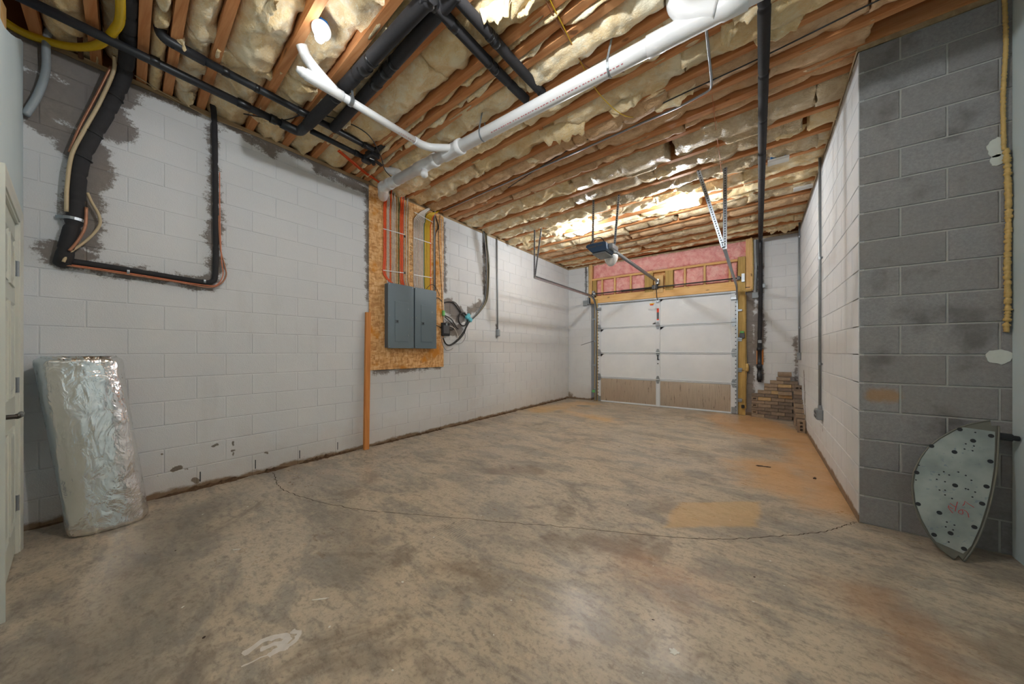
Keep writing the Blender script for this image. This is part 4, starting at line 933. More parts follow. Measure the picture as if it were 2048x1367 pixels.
t = thing('conduit', 'steel conduit on the right wall, close to the back corner above the bricks', 'conduit', (XR, 7.45, 1.1))
MB().tube([(XR-0.02, 7.45, 3.44), (XR-0.02, 7.45, 1.22)], 0.0125, 10).build('tube', 'zinc_dull', t, True)
conduit_box(t, XR, 7.47, 1.16, -1, 0.11, 0.13, 0.05)
for zz in (1.65, 3.2): ring((XR-0.02, 7.45, zz), (0, 0, 1), 0.016, 0.03, 12).build('strap', 'galv', t)

# ---------------------------------------------------------------- garage door
GX0, GX1, GZ, YD = -3.225, -0.345, 2.45, 7.90
gd = thing('garage_door', 'white four section garage door with bare metal bottom section', 'garage door', ((GX0+GX1)/2, YD, 0))
xc = -1.81; hs = [0.0, 0.61, 1.215, 1.825, 2.45]
for k in range(4):
    z0, z1 = hs[k], hs[k+1]
    sct = MB().box(GX0, GX1, YD+0.012, YD+0.045, z0+0.003, z1-0.003).build('section', 'white_steel', gd)
    for (a, b) in ((GX0+0.075, xc-0.045), (xc+0.045, GX1-0.10)):
        P = []
        for j in range(9):
            row = []
            for i in range(17):
                u = i/16; v = j/8; x = a+(b-a)*u; z = z0+0.035+(z1-z0-0.07)*v
                bul = 0.010*(sin(pi*u)*sin(pi*v))**0.5 + (0.006*fbm(x*2.2, z*3, k) if k else 0.001*fbm(x*3, z*3, k))
                row.append((x, YD+0.012-max(0, bul), z))
            P.append(row)
        MB().grid(P).build('infill_panel', 'door_skin' if k == 0 else 'door_foam', sct, True)
    # lips along the section edges
    MB().box(GX0, GX1, YD-0.004, YD+0.013, z1-0.020, z1-0.004).build('top_lip', 'white_steel', sct)
    MB().box(GX0, GX1, YD-0.002, YD+0.013, z0+0.004, z0+0.022).build('bottom_lip', 'white_steel', sct)
    MB().cbox(xc-0.043, xc+0.043, YD-0.012, YD+0.012, z0+0.004, z1-0.004, 0.004).build('centre_stile', 'white_steel', sct)
    MB().cbox(GX0, GX0+0.075, YD-0.012, YD+0.012, z0+0.004, z1-0.004, 0.004).build('end_stile', 'white_steel', sct)
    MB().cbox(GX1-0.10, GX1, YD-0.012, YD+0.012, z0+0.004, z1-0.004, 0.004).build('end_stile', 'white_steel', sct)
    for (xa, n_) in ((GX0+0.004, -1), (GX1-0.026, 1)):
        mb = MB()
        for i in range(7): zz = z0+0.06+i*(z1-z0-0.1)/6.5; mb.box(xa, xa+0.022, YD-0.0135, YD-0.0115, zz, zz+0.018)
        mb.build('slot_row', 'slot_dark', sct)
    if k:
        for x in (xc, GX0+0.05, GX1-0.05):
            pts = [(x-0.02, YD-0.014, z0-0.085), (x+0.02, YD-0.014, z0-0.085), (x+0.04, YD-0.014, z0-0.02), (x+0.04, YD-0.014, z0+0.02), (x+0.018, YD-0.014, z0+0.085), (x-0.018, YD-0.014, z0+0.085), (x-0.04, YD-0.014, z0+0.02), (x-0.04, YD-0.014, z0-0.02)]
            mb = MB().prism(pts[::-1], (0, -0.006, 0)); mb.tube([(x-0.045, YD-0.022, z0), (x+0.045, YD-0.022, z0)], 0.009, 8)
            mb.build('hinge', 'galv', sct)
MB().box(GX0, GX1, YD+0.005, YD+0.05, -0.0, 0.012).build('bottom_seal', 'rubber', gd)
MB().cbox(GX0, GX1, YD-0.03, YD+0.0, 2.405, 2.425, 0.003).build('top_strut', 'zinc_dull', gd)
for x in (GX0+0.05, GX1-0.05): MB().cbox(x-0.05, x+0.05, YD-0.05, YD-0.012, 2.27, 2.33, 0.006).build('roller_bracket', 'galv', gd)
for x in (GX0+0.045, GX1-0.05): MB().cbox(x-0.04, x+0.04, YD-0.018, YD-0.011, 0.01, 0.14, 0.003).build('bottom_bracket', 'galv', gd)
MB().box(xc-0.024, xc+0.024, YD-0.0135, YD-0.0118, 2.12, 2.21).build('warning_sticker', 'sticker_red', gd)
MB().box(xc-0.024, xc+0.024, YD-0.0135, YD-0.0118, 1.97, 2.12).build('warning_sticker', 'sticker_grey', gd)
MB().box(xc-0.024, xc+0.024, YD-0.0135, YD-0.0118, 1.945, 1.97).build('warning_sticker', 'sticker_red', gd)
MB().bar((xc, YD-0.02, 1.17), (xc, YD-0.02, 1.05), 0.03, 0.02).bar((xc+0.01, YD-0.02, 1.06), (xc+0.03, YD-0.02, 1.06), 0.02, 0.02).build('lock_lever', 'dark_metal', gd)
MB()._lathe(Vector((xc, YD-0.012, 0.97)), Vector((0, -1, 0)), [(0, .014), (.006, .012)], 10).build('lock_bolt', 'dark_metal', gd)

# ---- posts, header and framed gable above the door
tag(MB().cbox(-3.31, -3.225, 7.88, 7.97, 0, 2.56, 0.003).build('door_post', 'treated_post'), 'narrow brown wood jamb on the left of the garage door', 'post')
tag(MB().cbox(-0.325, -0.205, 7.87, 7.96, 0, 3.10, 0.003).build('door_post', 'treated_post'), 'tall treated wood post on the right of the garage door', 'post')
hd = thing('header_frame', 'pine framed header wall above the garage door', 'frame', (-1.78, 7.95, 2.46))
B = lambda x0, x1, z0, z1, nm_, m, y0=7.91, y1=8.0: MB().cbox(x0, x1, y0, y1, z0, z1, 0.002).build(nm_, m, hd)
B(-3.46, -0.33, 2.455, 2.60, 'header_beam', 'pine_x', 7.90)
B(-3.38, -0.33, 3.03, 3.075, 'plate', 'pine_x', 7.905)
B(-3.38, -0.33, 2.60, 2.635, 'plate', 'pine_x')
for x in (-3.43, -3.395): B(x-0.015, x+0.015, 2.46, 3.44, 'stud', 'pine', 7.88)
B(-3.36, -3.27, 2.60, 3.06, 'stud', 'treated_post')
for x in (-3.12, -2.80, -2.42, -1.27, -0.90, -0.46): B(x-0.019, x+0.019, 2.63, 3.03, 'stud', 'pine')
B(-2.10, -1.92, 2.60, 3.03, 'cripple', 'treated_post', 7.90); B(-1.66, -1.50, 2.60, 3.03, 'cripple', 'treated_post', 7.90)
B(-1.89, -1.70, 2.56, 2.95, 'opener_block', 'pine', 7.885)
B(-0.20, -0.13, 2.50, 3.44, 'stud', 'pine', 7.90); B(-0.13, -0.10, 2.46, 3.45, 'stud', 'pine', 7.88)
B(-0.33, -0.09, 2.42, 2.48, 'plate', 'pine_x', 7.885)
MB().box(-3.46, -0.10, 8.0, 8.02, 2.46, 3.46).build('sheathing', 'osb', hd)
def pink(x0, x1, z0, z1, sd, label, bulge=0.03):
    P = []
    nx = max(6, int((x1-x0)/0.035)); nz = max(6, int((z1-z0)/0.035))
    for j in range(-1, nz+2):
        row = []
        for i in range(-1, nx+2):
            u = min(max(i, 0), nx)/nx; v = min(max(j, 0), nz)/nz
            x = x0+(x1-x0)*u; z = z0+(z1-z0)*v + (0.018*fbm(x*7, v*2, sd) if j in (0, nz) else 0)
            y = 7.945 - bulge*(sin(pi*u)*sin(pi*v))**0.4 - 0.035*fbm(x*5, z*6, sd) + 0.02*abs(fbm(x*9, z*9, sd+4))
            if i in (-1, nx+1) or j in (-1, nz+1): y = 7.995
            row.append((x, min(y, 7.995), z))
        P.append(row)
    tag(MB().grid(P).build('pink_batt', 'pink_batt', None, True), label, 'insulation', 'pink batts above the garage door')
pink(-3.36, -0.17, 3.075, 3.43, 1.0, 'long pink batt spanning the whole top of the framed header', 0.05)
xs = [-3.255, -3.145, -2.825, -2.44, -2.11]
for k, (a, b, lb) in enumerate([(-3.26, -3.14, 'narrow pink batt at the left end of the header frame'), (-3.10, -2.82, 'pink batt second from the left in the header frame'), (-2.78, -2.44, 'pink batt third from the left in the header frame'), (-2.40, -2.11, 'pink batt just left of the opener block in the header frame'),
        (-1.49, -1.29, 'pink batt just right of the opener block in the header frame'), (-1.25, -0.92, 'pink batt second from the right in the header frame'), (-0.88, -0.48, 'pink batt with dark folds in the last full bay by the tall post'), (-0.44, -0.34, 'narrow pink batt at the right end of the header frame')]):
    pink(a, b, 2.64, 3.025, 3.1+k*2.7, lb)
# spray foam around the framed opening
def foam_bead(pts, r, sd, name, label, m='spray_foam', seg=9, amp=0.45):
    P = smooth_path(pts, 3); Q = [P[0]]
    for a, b in zip(P, P[1:]):
        k = max(1, int((b-a).length/(r*0.5)))
        for i in range(1, k+1): Q.append(a.lerp(b, i/k))
    rs = [r*(1+amp*noise.noise((i*0.45, sd, 0))+amp*0.7*noise.noise((i*1.3, sd, 7))) for i in range(len(Q))]
    Q = [q+Vector((0.3*r*noise.noise((i*0.4, sd, 3)), 0, 0)) for i, q in enumerate(Q)]
    tag(MB().tube(Q, rs, seg).build(name, m, None, True), label, 'foam')
foam_bead([(-0.095, 7.90, 2.44), (-0.09, 7.90, 2.8), (-0.095, 7.90, 3.2), (-0.10, 7.90, 3.42)], 0.018, 1, 'foam_bead', 'yellow spray foam bead up the right side of the header frame')
foam_bead([(-3.47, 7.92, 2.62), (-3.465, 7.92, 3.0), (-3.47, 7.92, 3.40)], 0.014, 2, 'foam_bead', 'yellow spray foam bead up the left side of the header frame')
foam_bead([(-0.20, 7.91, 0.12), (-0.20, 7.91, 0.6), (-0.19, 7.90, 0.9), (-0.20, 7.91, 1.4), (-0.20, 7.91, 2.35)], 0.011, 3, 'foam_bead', 'thin yellow foam line beside the tall treated post')
foam_bead([(-0.185, 7.90, 0.86), (-0.175, 7.885, 0.93), (-0.185, 7.90, 1.0)], 0.03, 5, 'foam_bead', 'yellow foam blob squeezed out low beside the tall treated post')
foam_bead([(-0.32, 7.88, 2.43), (-0.2, 7.88, 2.425), (-0.1, 7.89, 2.43)], 0.02, 6, 'foam_bead', 'yellow spray foam under the right corner of the header frame')
foam_bead([(1.205, 3.405, 1.36), (1.21, 3.40, 1.5), (1.208, 3.40, 1.75), (1.212, 3.40, 2.0), (1.21, 3.395, 2.2), (1.205, 3.40, 2.47)], 0.013, 8, 'foam_bead', 'lumpy golden spray foam down the joint of grey blocks and drywall', amp=0.75)
foam_bead([(1.20, 3.41, 2.47), (1.195, 3.405, 2.8), (1.205, 3.405, 3.1), (1.20, 3.405, 3.40)], 0.010, 11, 'foam_bead', 'smoother olive foam strip at the top of the block and drywall joint', amp=0.25)
def blob(x, z, rx, rz, sd, label, y=YP):
    pts = [(x+rx*cos(a)*(1+0.25*noise.noise((cos(a)*2, sin(a)*2, sd))), y-0.0005, z+rz*sin(a)*(1+0.25*noise.noise((cos(a)*2, sin(a)*2, sd+5)))) for a in [2*pi*i/22 for i in range(22)]]
    tag(MB().prism(pts[::-1], (0, -0.004, 0)).build('compound_patch', 'white_compound', fix=True), label, 'patch')
blob(1.175, 2.50, 0.035, 0.06, 1, 'white patch of compound high on the bare block pier beside the foam')
blob(1.18, 2.42, 0.03, 0.035, 4, 'small white compound dab under the upper patch on the pier')
blob(1.185, 1.21, 0.05, 0.045, 2, 'rough white compound patch at mid height where pier meets drywall')

# ---- tracks
def track(x, sgn, yend, zt, label):
    t = thing('door_track', label, 'track', (x, 7.86, 0), 'garage door tracks')
    yv = 7.855; R = 0.32
    path = [Vector((x, yv, 0.02)), Vector((x, yv, zt-R))]
    for k in range(1, 9): a = (pi/2)*k/8; path.append(Vector((x, yv-R+R*cos(a), zt-R+R*sin(a))))
    path.append(Vector((x, yend, zt)))
    for nm_, wd, th, off in (('rail_web', 0.003, 0.055, 0.0),):
        mb = MB()
        for a, b in zip(path, path[1:]):
            d = (b-a).normalized(); side = Vector((sgn, 0, 0)); nr = d.cross(side).normalized()
            mb.bar(a, b, 0.0025, 0.05, nr)
            for s in (-1, 1): mb.bar(a+nr*s*0.026-side*0.012, b+nr*s*0.026-side*0.012, 0.026, 0.0025, nr)
        mb.build('rail', 'galv', t)
    for zz in (0.3, 0.9, 1.5, 2.05): MB().cbox(min(x, x+sgn*0.07), max(x, x+sgn*0.07), 7.835, 7.885, zz-0.02, zz+0.02, 0.003).build('jamb_bracket', 'galv', t)
    return t
tl = track(-3.265, -1, 5.03, 2.59, 'left garage door track curving back towards the room, hung on straight angle bars')
tr = track(-0.325, 1, 4.62, 2.51, 'right garage door track hung from the ceiling on two perforated angles')
def angle(parent, a, b, name='hanger_angle', wd=0.032):
    a = Vector(a); b = Vector(b); mb = MB(); d = (b-a).normalized()
    mb.bar(a, b, wd, 0.0025, (0, 1, 0.01)); x = d.cross(Vector((0, 1, 0.01))).normalized()
    mb.bar(a+x*wd/2+Vector((0, wd/2, 0)), b+x*wd/2+Vector((0, wd/2, 0)), 0.0025, wd, (0, 1, 0.01))
    o = mb.build(name, 'galv', parent)
    L = (b-a).length; n_ = int(L/0.03); hb = MB()
    for i in range(1, n_):
        p = a+d*(L*i/n_); hb.bar(p-d*0.008, p+d*0.008, 0.011, 0.0042, (0, 1, 0.01))
    hb.build('hole_row', 'slot_dark', o)
angle(tl, (-3.25, 5.02, 2.57), (-3.22, 4.98, 3.50)); angle(tl, (-3.25, 5.04, 2.60), (-3.03, 4.93, 3.50))
angle(tr, (-0.335, 4.65, 2.48), (-0.60, 4.58, 3.50), wd=0.04); angle(tr, (-0.32, 4.66, 2.46), (-0.32, 4.70, 3.50), wd=0.04)
# torsion shaft
ts = thing('torsion_shaft', 'dark torsion shaft and spring above the garage door', 'shaft', (-1.8, 7.83, 2.66))
MB().tube([(-3.36, 7.83, 2.68), (-0.27, 7.83, 2.68)], 0.013, 10).build('shaft', 'dark_metal', ts, True)
P = []
for i in range(0, 30*10+1): a = 2*pi*i/10; P.append((-2.62+0.72*i/300, 7.83+0.021*cos(a), 2.68+0.021*sin(a)))
MB().tube(P, 0.006, 5).build('spring', 'dark_metal', ts, True)
for x in (-3.27, -0.31): MB()._lathe(Vector((x-0.03, 7.83, 2.68)), Vector((1, 0, 0)), [(0, .02), (.002, .05), (.01, .05), (.02, .042), (.05, .042), (.052, .02)], 16).build('drum', 'zinc_dull', ts, True)
for x in (-3.32, -0.24): MB().bar((x, 7.86, 2.60), (x, 7.86, 2.76), 0.05, 0.05, (0, 1, 0)).build('bearing_plate', 'galv', ts)
MB().cbox(-1.92, -1.80, 7.80, 7.89, 2.64, 2.73, 0.006).build('centre_bracket', 'dark_metal', ts)
# opener
op = thing('door_opener', 'navy garage door opener hung on perforated angles below the far joists', 'door opener', (-1.8, 4.8, 2.70))
MB().prism([(-2.02, 4.50, 2.76), (-2.01, 4.50, 2.785), (-1.98, 4.50, 2.795), (-1.75, 4.50, 2.795), (-1.72, 4.50, 2.785), (-1.71, 4.50, 2.69), (-1.73, 4.50, 2.67), (-1.93, 4.50, 2.67)][::-1], (0, 0.30, 0)).build('motor_case', 'navy_plastic', op, fix=True)
MB().bar((-1.985, 4.498, 2.745), (-1.86, 4.498, 2.750), 0.003, 0.018).build('name_strip', 'sticker_grey', op)
MB().bar((-1.84, 4.498, 2.751), (-1.77, 4.498, 2.754), 0.003, 0.016).build('name_strip', 'sticker_grey', op)
MB().cbox(-1.94, -1.74, 4.54, 4.86, 2.645, 2.672, 0.006).build('base_plate', 'zinc_dull', op)
MB()._lathe(Vector((-1.80, 4.93, 2.70)), Vector((0, 0, -1)), [(0, .10), (.02, .104), (.07, .094), (.12, .066), (.15, .036), (.158, .01)], 18).build('light_lens', 'white_plastic', op, True)
MB().cbox(-1.725, -1.66, 4.60, 4.85, 2.71, 2.79, 0.01).build('side_bracket', 'galv', op)
MB().box(-1.817, -1.783, 4.79, 7.85, 2.79, 2.825).build('rail', 'zinc_dull', op)
MB().tube([(-1.80, 5.0, 2.775), (-1.80, 7.8, 2.765)], 0.005, 6).build('drive_chain', 'dark_metal', op)
MB().cbox(-1.835, -1.765, 7.78, 7.885, 2.74, 2.85, 0.006).build('header_bracket', 'galv', op)
MB().tube(smooth_path([(-1.80, 7.70, 2.77), (-1.80, 7.72, 2.62), (-1.81, 7.80, 2.45), (-1.81, 7.86, 2.38)], 4), 0.009, 8).build('arm', 'dark_metal', op)
MB().cbox(-1.84, -1.78, 7.85, 7.89, 2.34, 2.41, 0.005).build('door_bracket', 'galv', op)
angle(op, (-1.965, 4.62, 2.80), (-1.96, 4.64, 3.50)); angle(op, (-1.665, 4.70, 2.78), (-1.57, 4.62, 3.50))
MB().tube(smooth_path([(-1.97, 4.55, 2.81), (-1.92, 4.54, 2.87), (-1.82, 4.56, 2.88), (-1.77, 4.6, 2.81)], 5), 0.006, 6).build('power_cord', 'black_cable', op, True)
tag(MB().tube([(-2.36, 4.98, 3.44), (-2.35, 4.97, 3.2), (-2.34, 4.96, 2.98)], 0.003, 5).build('pull_chain', 'black_cable'), 'thin dark pull chain hanging left of the opener hangers', 'chain')
rl = thing('release_handle', 'small red and yellow release tag hanging in front of the garage door', 'handle', (-1.88, 7.70, 2.26))
MB().tube([(-1.81, 7.68, 2.79), (-1.88, 7.70, 2.31)], 0.0025, 5).build('cord', 'tan_cable', rl)
MB().cbox(-1.94, -1.84, 7.695, 7.71, 2.285, 2.31, 0.005).build('grip', 'sticker_yellow', rl); MB().cbox(-1.93, -1.86, 7.694, 7.709, 2.262, 2.285, 0.004).build('grip', 'sticker_red', rl)
# photo eye, button box, tag, boxes near the door
t = thing('button_box', 'grey push button box with a green top on the tall post', 'switch', (-0.26, 7.87, 1.5))
MB().cbox(-0.30, -0.215, 7.835, 7.872, 1.50, 1.60, 0.008).build('case', 'sticker_grey', t); MB().cbox(-0.29, -0.225, 7.83, 7.872, 1.60, 1.64, 0.006).build('button_cap', 'green_plastic', t)
for i, (zz, lb) in enumerate([(1.46, 'highest'), (0.86, 'middle'), (0.27, 'lowest')]): tag(MB().cbox(-0.325, -0.26, 7.855, 7.872, zz-0.02, zz+0.02, 0.003).build('bracket', 'galv'), '%s small bracket screwed to the tall treated post' % lb, 'bracket', 'track brackets on the right post')
tag(MB().cbox(-0.27, -0.22, 7.80, 7.87, 0.14, 0.20, 0.006).build('photo_eye', 'black_plastic'), 'black photo eye low on the tall post', 'sensor')
tag(MB().cbox(-3.34, -3.27, 7.80, 7.86, 0.22, 0.28, 0.006).build('photo_eye', 'green_plastic'), 'green photo eye low on the left jamb', 'sensor')
tag(MB().cbox(-0.03, 0.075, 7.915, 7.938, 0.985, 1.285, 0.003).build('wood_block', 'orange_wood_tag'), 'orange wood block behind the black drop pipe', 'block')
t = thing('conduit', 'grey conduit and pale box on the back wall between the post and the black pipe', 'conduit', (-0.03, 7.92, 2.25))
MB().tube([(-0.03, 7.915, 3.40), (-0.035, 7.915, 2.40)], 0.014, 10).build('tube', 'zinc_dull', t, True)
MB().cbox(-0.10, 0.02, 7.885, 7.94, 2.27, 2.385, 0.008).build('box', 'grey_pvc', t)
t = thing('conduit', 'grey conduit and box on the back wall left of the garage door', 'conduit', (-3.55, 7.92, 2.6))
MB().tube([(-3.55, 7.915, 3.41), (-3.55, 7.915, 2.70)], 0.014, 10).build('tube', 'zinc_dull', t, True)
MB().cbox(-3.62, -3.50, 7.885, 7.94, 2.42, 2.55, 0.008).build('box', 'grey_pvc', t)
MB().cbox(-3.50, -3.40, 7.88, 7.94, 2.44, 2.62, 0.008).build('box', 'zinc_dull', t)
tag(MB().tube([(-3.30, 7.80, 1.50), (-3.55, 7.62, 1.40)], 0.006, 6).build('rod', 'dark_metal'), 'thin dark rod sticking out beside the left jamb', 'rod')

# ---------------------------------------------------------------- bricks in the far right corner
def brick_me(m):
    mb = MB().cbox(0, 0.195, 0, 0.092, 0, 0.060, 0.003); me = bpy.data.meshes.new('brick'); me.from_pydata(mb.v, [], mb.f); me.materials.append(MAT[m]); return me
def cored_me(m):
    """brick whose broad face (facing -Y) has three core holes"""
    mb = MB(); xs_ = [0, .028, .060, .081, .114, .135, .167, .195]; zs_ = [0, .030, .062, .092]; D = 0.045
    for i in range(7):
        for j in range(3):
            q = [(xs_[i], 0, zs_[j]), (xs_[i+1], 0, zs_[j]), (xs_[i+1], 0, zs_[j+1]), (xs_[i], 0, zs_[j+1])]
            if i in (1, 3, 5) and j == 1:
                b_ = [(a, D, c__) for a, _, c__ in q]; mb.quad(*b_)
                for k in range(4): mb.quad(q[k], q[(k+1) % 4], b_[(k+1) % 4], b_[k])
            else: mb.quad(*q)
    mb.quad((0, .06, 0), (0, .06, .092), (.195, .06, .092), (.195, .06, 0)); mb.quad((0, 0, 0), (0, 0, .092), (0, .06, .092), (0, .06, 0)); mb.quad((.195, 0, 0), (.195, .06, 0), (.195, .06, .092), (.195, 0, .092))
    mb.quad((0, 0, .092), (.195, 0, .092), (.195, .06, .092), (0, .06, .092)); mb.quad((0, 0, 0), (0, .06, 0), (.195, .06, 0), (.195, 0, 0))
    me = bpy.data.meshes.new('brick'); me.from_pydata(mb.v, [], mb.f); me.materials.append(MAT[m]); return me
def holed_end_me(m):
    """short end of a brick turned towards the room, with one dark core slot"""
    mb = MB(); xs_ = [0, .022, .070, .092]; zs_ = [0, .018, .044, .060]; D = 0.06
    for i in range(3):
        for j in range(3):
            q = [(xs_[i], 0, zs_[j]), (xs_[i+1], 0, zs_[j]), (xs_[i+1], 0, zs_[j+1]), (xs_[i], 0, zs_[j+1])]
            if i == 1 and j == 1:
                b_ = [(a, D, c__) for a, _, c__ in q]; mb.quad(*b_)
                for k in range(4): mb.quad(q[k], q[(k+1) % 4], b_[(k+1) % 4], b_[k])
            else: mb.quad(*q)
    mb.quad((0, 0, 0), (0, 0, .06), (0, .16, .06), (0, .16, 0)); mb.quad((.092, 0, 0), (.092, .16, 0), (.092, .16, .06), (.092, 0, .06))
    mb.quad((0, 0, .06), (.092, 0, .06), (.092, .16, .06), (0, .16, .06)); mb.quad((0, 0, 0), (0, .16, 0), (.092, .16, 0), (.092, 0, 0)); mb.quad((0, .16, 0), (0, .16, .06), (.092, .16, .06), (.092, .16, 0))
    me = bpy.data.meshes.new('brick'); me.from_pydata(mb.v, [], mb.f); me.materials.append(MAT[m]); return me
BR = {m: brick_me(m) for m in ('brick', 'brick_tan', 'brick_dark')}; CO = {m: cored_me(m) for m in ('brick', 'brick_dark')}; HE = holed_end_me('brick')
WORD = {'brick': 'brown', 'brick_tan': 'tan', 'brick_dark': 'dark brown'}
def brick(me, loc, rot, label):
    o = bpy.data.objects.new('brick', me); COL.objects.link(o); put(o, loc); o.rotation_euler = rot
    tag(o, label, 'brick', 'loose bricks stacked in the far right corner')
rows = [(-0.107, 0.47)]*7 + [(-0.015, 0.27), (0.083, 0.56), (0.083, 0.56), (0.172, 0.56), (0.266, 0.47)]
YBK = 7.77
for k, (x0, x1) in enumerate(rows):
    x = x0; z = k*0.0645; c_ = 0
    if k < 7 and k % 2 == 1:
        brick(HE, (x, YBK-0.004, z), (0, 0, 0), 'brown brick end with a dark core hole, %s row up beside the post' % ORD[k]); x += 0.095
    elif k % 2 == 0 and k < 7: pass
    first = True
    while x < x1-0.02:
        L = 0.195 if not (first and k % 2 == 0) else 0.195
        m = random.choice(['brick', 'brick', 'brick', 'brick_dark', 'brick_dark', 'brick_tan'] if k > 3 else ['brick', 'brick', 'brick_dark', 'brick_dark'])
        brick(BR[m], (x+random.uniform(0, .004), YBK+random.uniform(-.008, .008), z), (0, 0, 0), '%s brick in the long stack, %s row up, %s from the post' % (WORD[m], ORD[k], ORD[c_+(1 if k < 7 and k % 2 else 0)]))
        x += 0.199; first = False; c_ += 1
# stepped column along the right wall
for k, (y, z, up) in enumerate([(6.66, 0.0, True), (6.74, 0.0, False), (6.85, 0.0, False), (6.96, 0.0, False), (7.07, 0.0, False), (7.18, 0.0, False)]):
    if up: brick(CO['brick'], (0.57, y, 0.0), (0, radians(-90), 0), 'brick stood on end with three round holes, nearest of the stepped column'); continue
    nst = 3+k if k < 5 else 9
    for j in range(nst):
        m = random.choice(['brick', 'brick_dark']); brick(BR[m], (0.475, y+0.095, j*0.0645), (0, 0, 0) if False else (0, 0, radians(0)), '%s brick %s up in the %s step of the column by the right wall' % (WORD[m], ORD[j], ORD[k-1]))
brick(CO['brick_dark'], (0.475, 7.30, 0.58), (0, 0, 0), 'dark brown brick tipped on edge on top of the stepped column')
brick(BR['brick'], (0.285, 7.705, 0.4515), (0, 0, radians(-4)), 'brown brick jutting out of the long stack near its right end')
brick(BR['brick'], (0.285, 7.79, 0.776), (radians(22), 0, 0), 'topmost tilted brick leaning back on the long stack')

# ---------------------------------------------------------------- foil faced insulation roll
P = []
nz, na = 84, 110
for j in range(nz+1):
    v = j/nz; cx = -3.735 + (-3.905+3.735)*v; cy = 0.165 + (0.035-0.165)*v; zz = 1.20*v
    rx, ry = 0.150-0.018*v, 0.185+0.008*v
    end = min(v, 1-v)*1.2; rr = sqrt(max(0, 1-(1-min(1, end/0.035))**2))*0.14+0.86
    row = []
    for i in range(na):
        a = 2*pi*i/na; ca, sa = cos(a), sin(a)
        q = 1.0/(abs(ca)**2.6+abs(sa)**2.6)**(1/2.6)
        wr_ = 0.010*fbm(ca*1.6, sa*1.6, zz*1.6, 2) + 0.006*abs(fbm(ca*4+3, sa*4, zz*3.5, 2)) + 0.0025*abs(noise.noise((ca*9, sa*9, zz*10)))
        wr_ += 0.010*max(0, 1-v*9)*noise.noise((ca*5, sa*5, zz*20)) + 0.010*max(0, 1-(1-v)*10)*noise.noise((ca*5, sa*5, zz*20+9))
        row.append(Vector((max(XL+0.012, cx+(rx*q*rr+wr_)*ca), cy+(ry*q*rr+wr_)*sa, max(0.0, zz + 0.02*(1-v)*0))))
    row.append(row[0]); P.append(row)
rl_ = thing('foil_roll', 'silver foil wrapped insulation roll leaning on the block wall', 'insulation roll', (-3.735, 0.165, 0))
mb = MB().grid(P)
for j, s in ((0, 1), (nz, -1)):
    ring_ = P[j][:-1]; mb.poly(ring_ if s < 0 else ring_[::-1])
mb.build('foil_wrap', 'foil', rl_, True, True)
mb = MB()                                                   # folded flap along the top edge
top = P[nz]
sel = [top[i % na] for i in range(-22, 34)]
mb.grid([[p + Vector((0.006, 0, -0.05+0.01*noise.noise((i*.3, 1, 1)))) * 1.0 for i, p in enumerate(sel)], [p + Vector((0.012, 0, 0.004+0.006*noise.noise((i*.5, 2, 1)))) for i, p in enumerate(sel)], [p + Vector((-0.03, 0, 0.012+0.008*noise.noise((i*.4, 3, 1)))) for i, p in enumerate(sel)]])
mb.build('folded_edge', 'foil', rl_, True)

# ---------------------------------------------------------------- shield shaped metal plate against the pier
KP = 0.23; un = sqrt(1+KP*KP)
def pp(x, s, off=0.0):                                       # x across, s up along the leaning plate, off towards the room
    return Vector((x, 3.165 + KP*s/un - off/un, s/un + off*KP/un))
out = [(1.123, .839), (1.07, .819), (.999, .778), (.925, .708), (.872, .64), (.831, .559), (.801, .47), (.788, .385), (.791, .278), (.81, .191), (.841, .106), (.883, .044), (.933, .001), (.950, .030), (.968, .0), (1.012, .09), (1.052, .207), (1.085, .33), (1.108, .435), (1.128, .556), (1.142, .677), (1.156, .813), (1.126, .809)]
pt = thing('metal_plate', 'shield shaped metal plate with dark holes and red writing, leaning on the bare pier', 'plate', (0.97, 3.17, 0))
MB().prism([pp(x, s, 0.0) for x, s in out], pp(0, 0, 0.022)-pp(0, 0, 0)).build('back_board', 'plate_rim', pt, fix=True)
left = [(1.017, .785), (.992, .765), (.921, .697), (.870, .632), (.832, .552), (.806, .466), (.795, .385), (.798, .281), (.816, .196), (.846, .114), (.868, .078)]
right = [(.966, .045), (1.0, .10), (1.038, .213), (1.070, .335), (1.093, .44), (1.113, .558), (1.126, .675), (1.134, .775)]
MB().prism([pp(x, s, 0.022) for x, s in left+right], pp(0, 0, 0.005)-pp(0, 0, 0)).build('face_sheet', 'plate_metal', pt, fix=True)
rim = [pp(x, s, 0.028) for x, s in [(1.150, .81), (1.137, .677), (1.122, .556), (1.102, .435), (1.079, .33), (1.046, .207), (1.006, .09), (.966, .006)]]
MB().tube(smooth_path(rim, 4), 0.005, 8).build('edge_channel', 'plate_rim', pt, True)
rim = [pp(x, s, 0.024) for x, s in out[:13]]
MB().tube(smooth_path(rim, 4), 0.004, 8).build('edge_channel', 'plate_rim', pt, True)
big = [(1.003, .77), (.883, .649), (.812, .472), (.807, .28), (.861, .116), (.971, .073), (1.018, .207), (1.056, .347), (1.079, .449), (1.104, .597), (1.118, .748), (1.049, .708), (.973, .628), (.962, .428), (.89, .251), (.926, .145)]
small = [(1.061, .76), (1.02, .685), (1.05, .677), (1.013, .653), (1.043, .648), (.824, .519), (.806, .425), (.923, .5), (.903, .478), (.943, .485), (.98, .51), (1.007, .496), (.892, .448), (.924, .441), (1.026, .472), (.899, .386), (.921, .39), (.919, .362), (.945, .348), (1.001, .418), (1.01, .416), (1.035, .407), (1.023, .376), (.916, .205), (.944, .196), (.91, .176), (.937, .167), (.916, .093)]
nrm = (pp(0, 0, 1)-pp(0, 0, 0)).normalized()
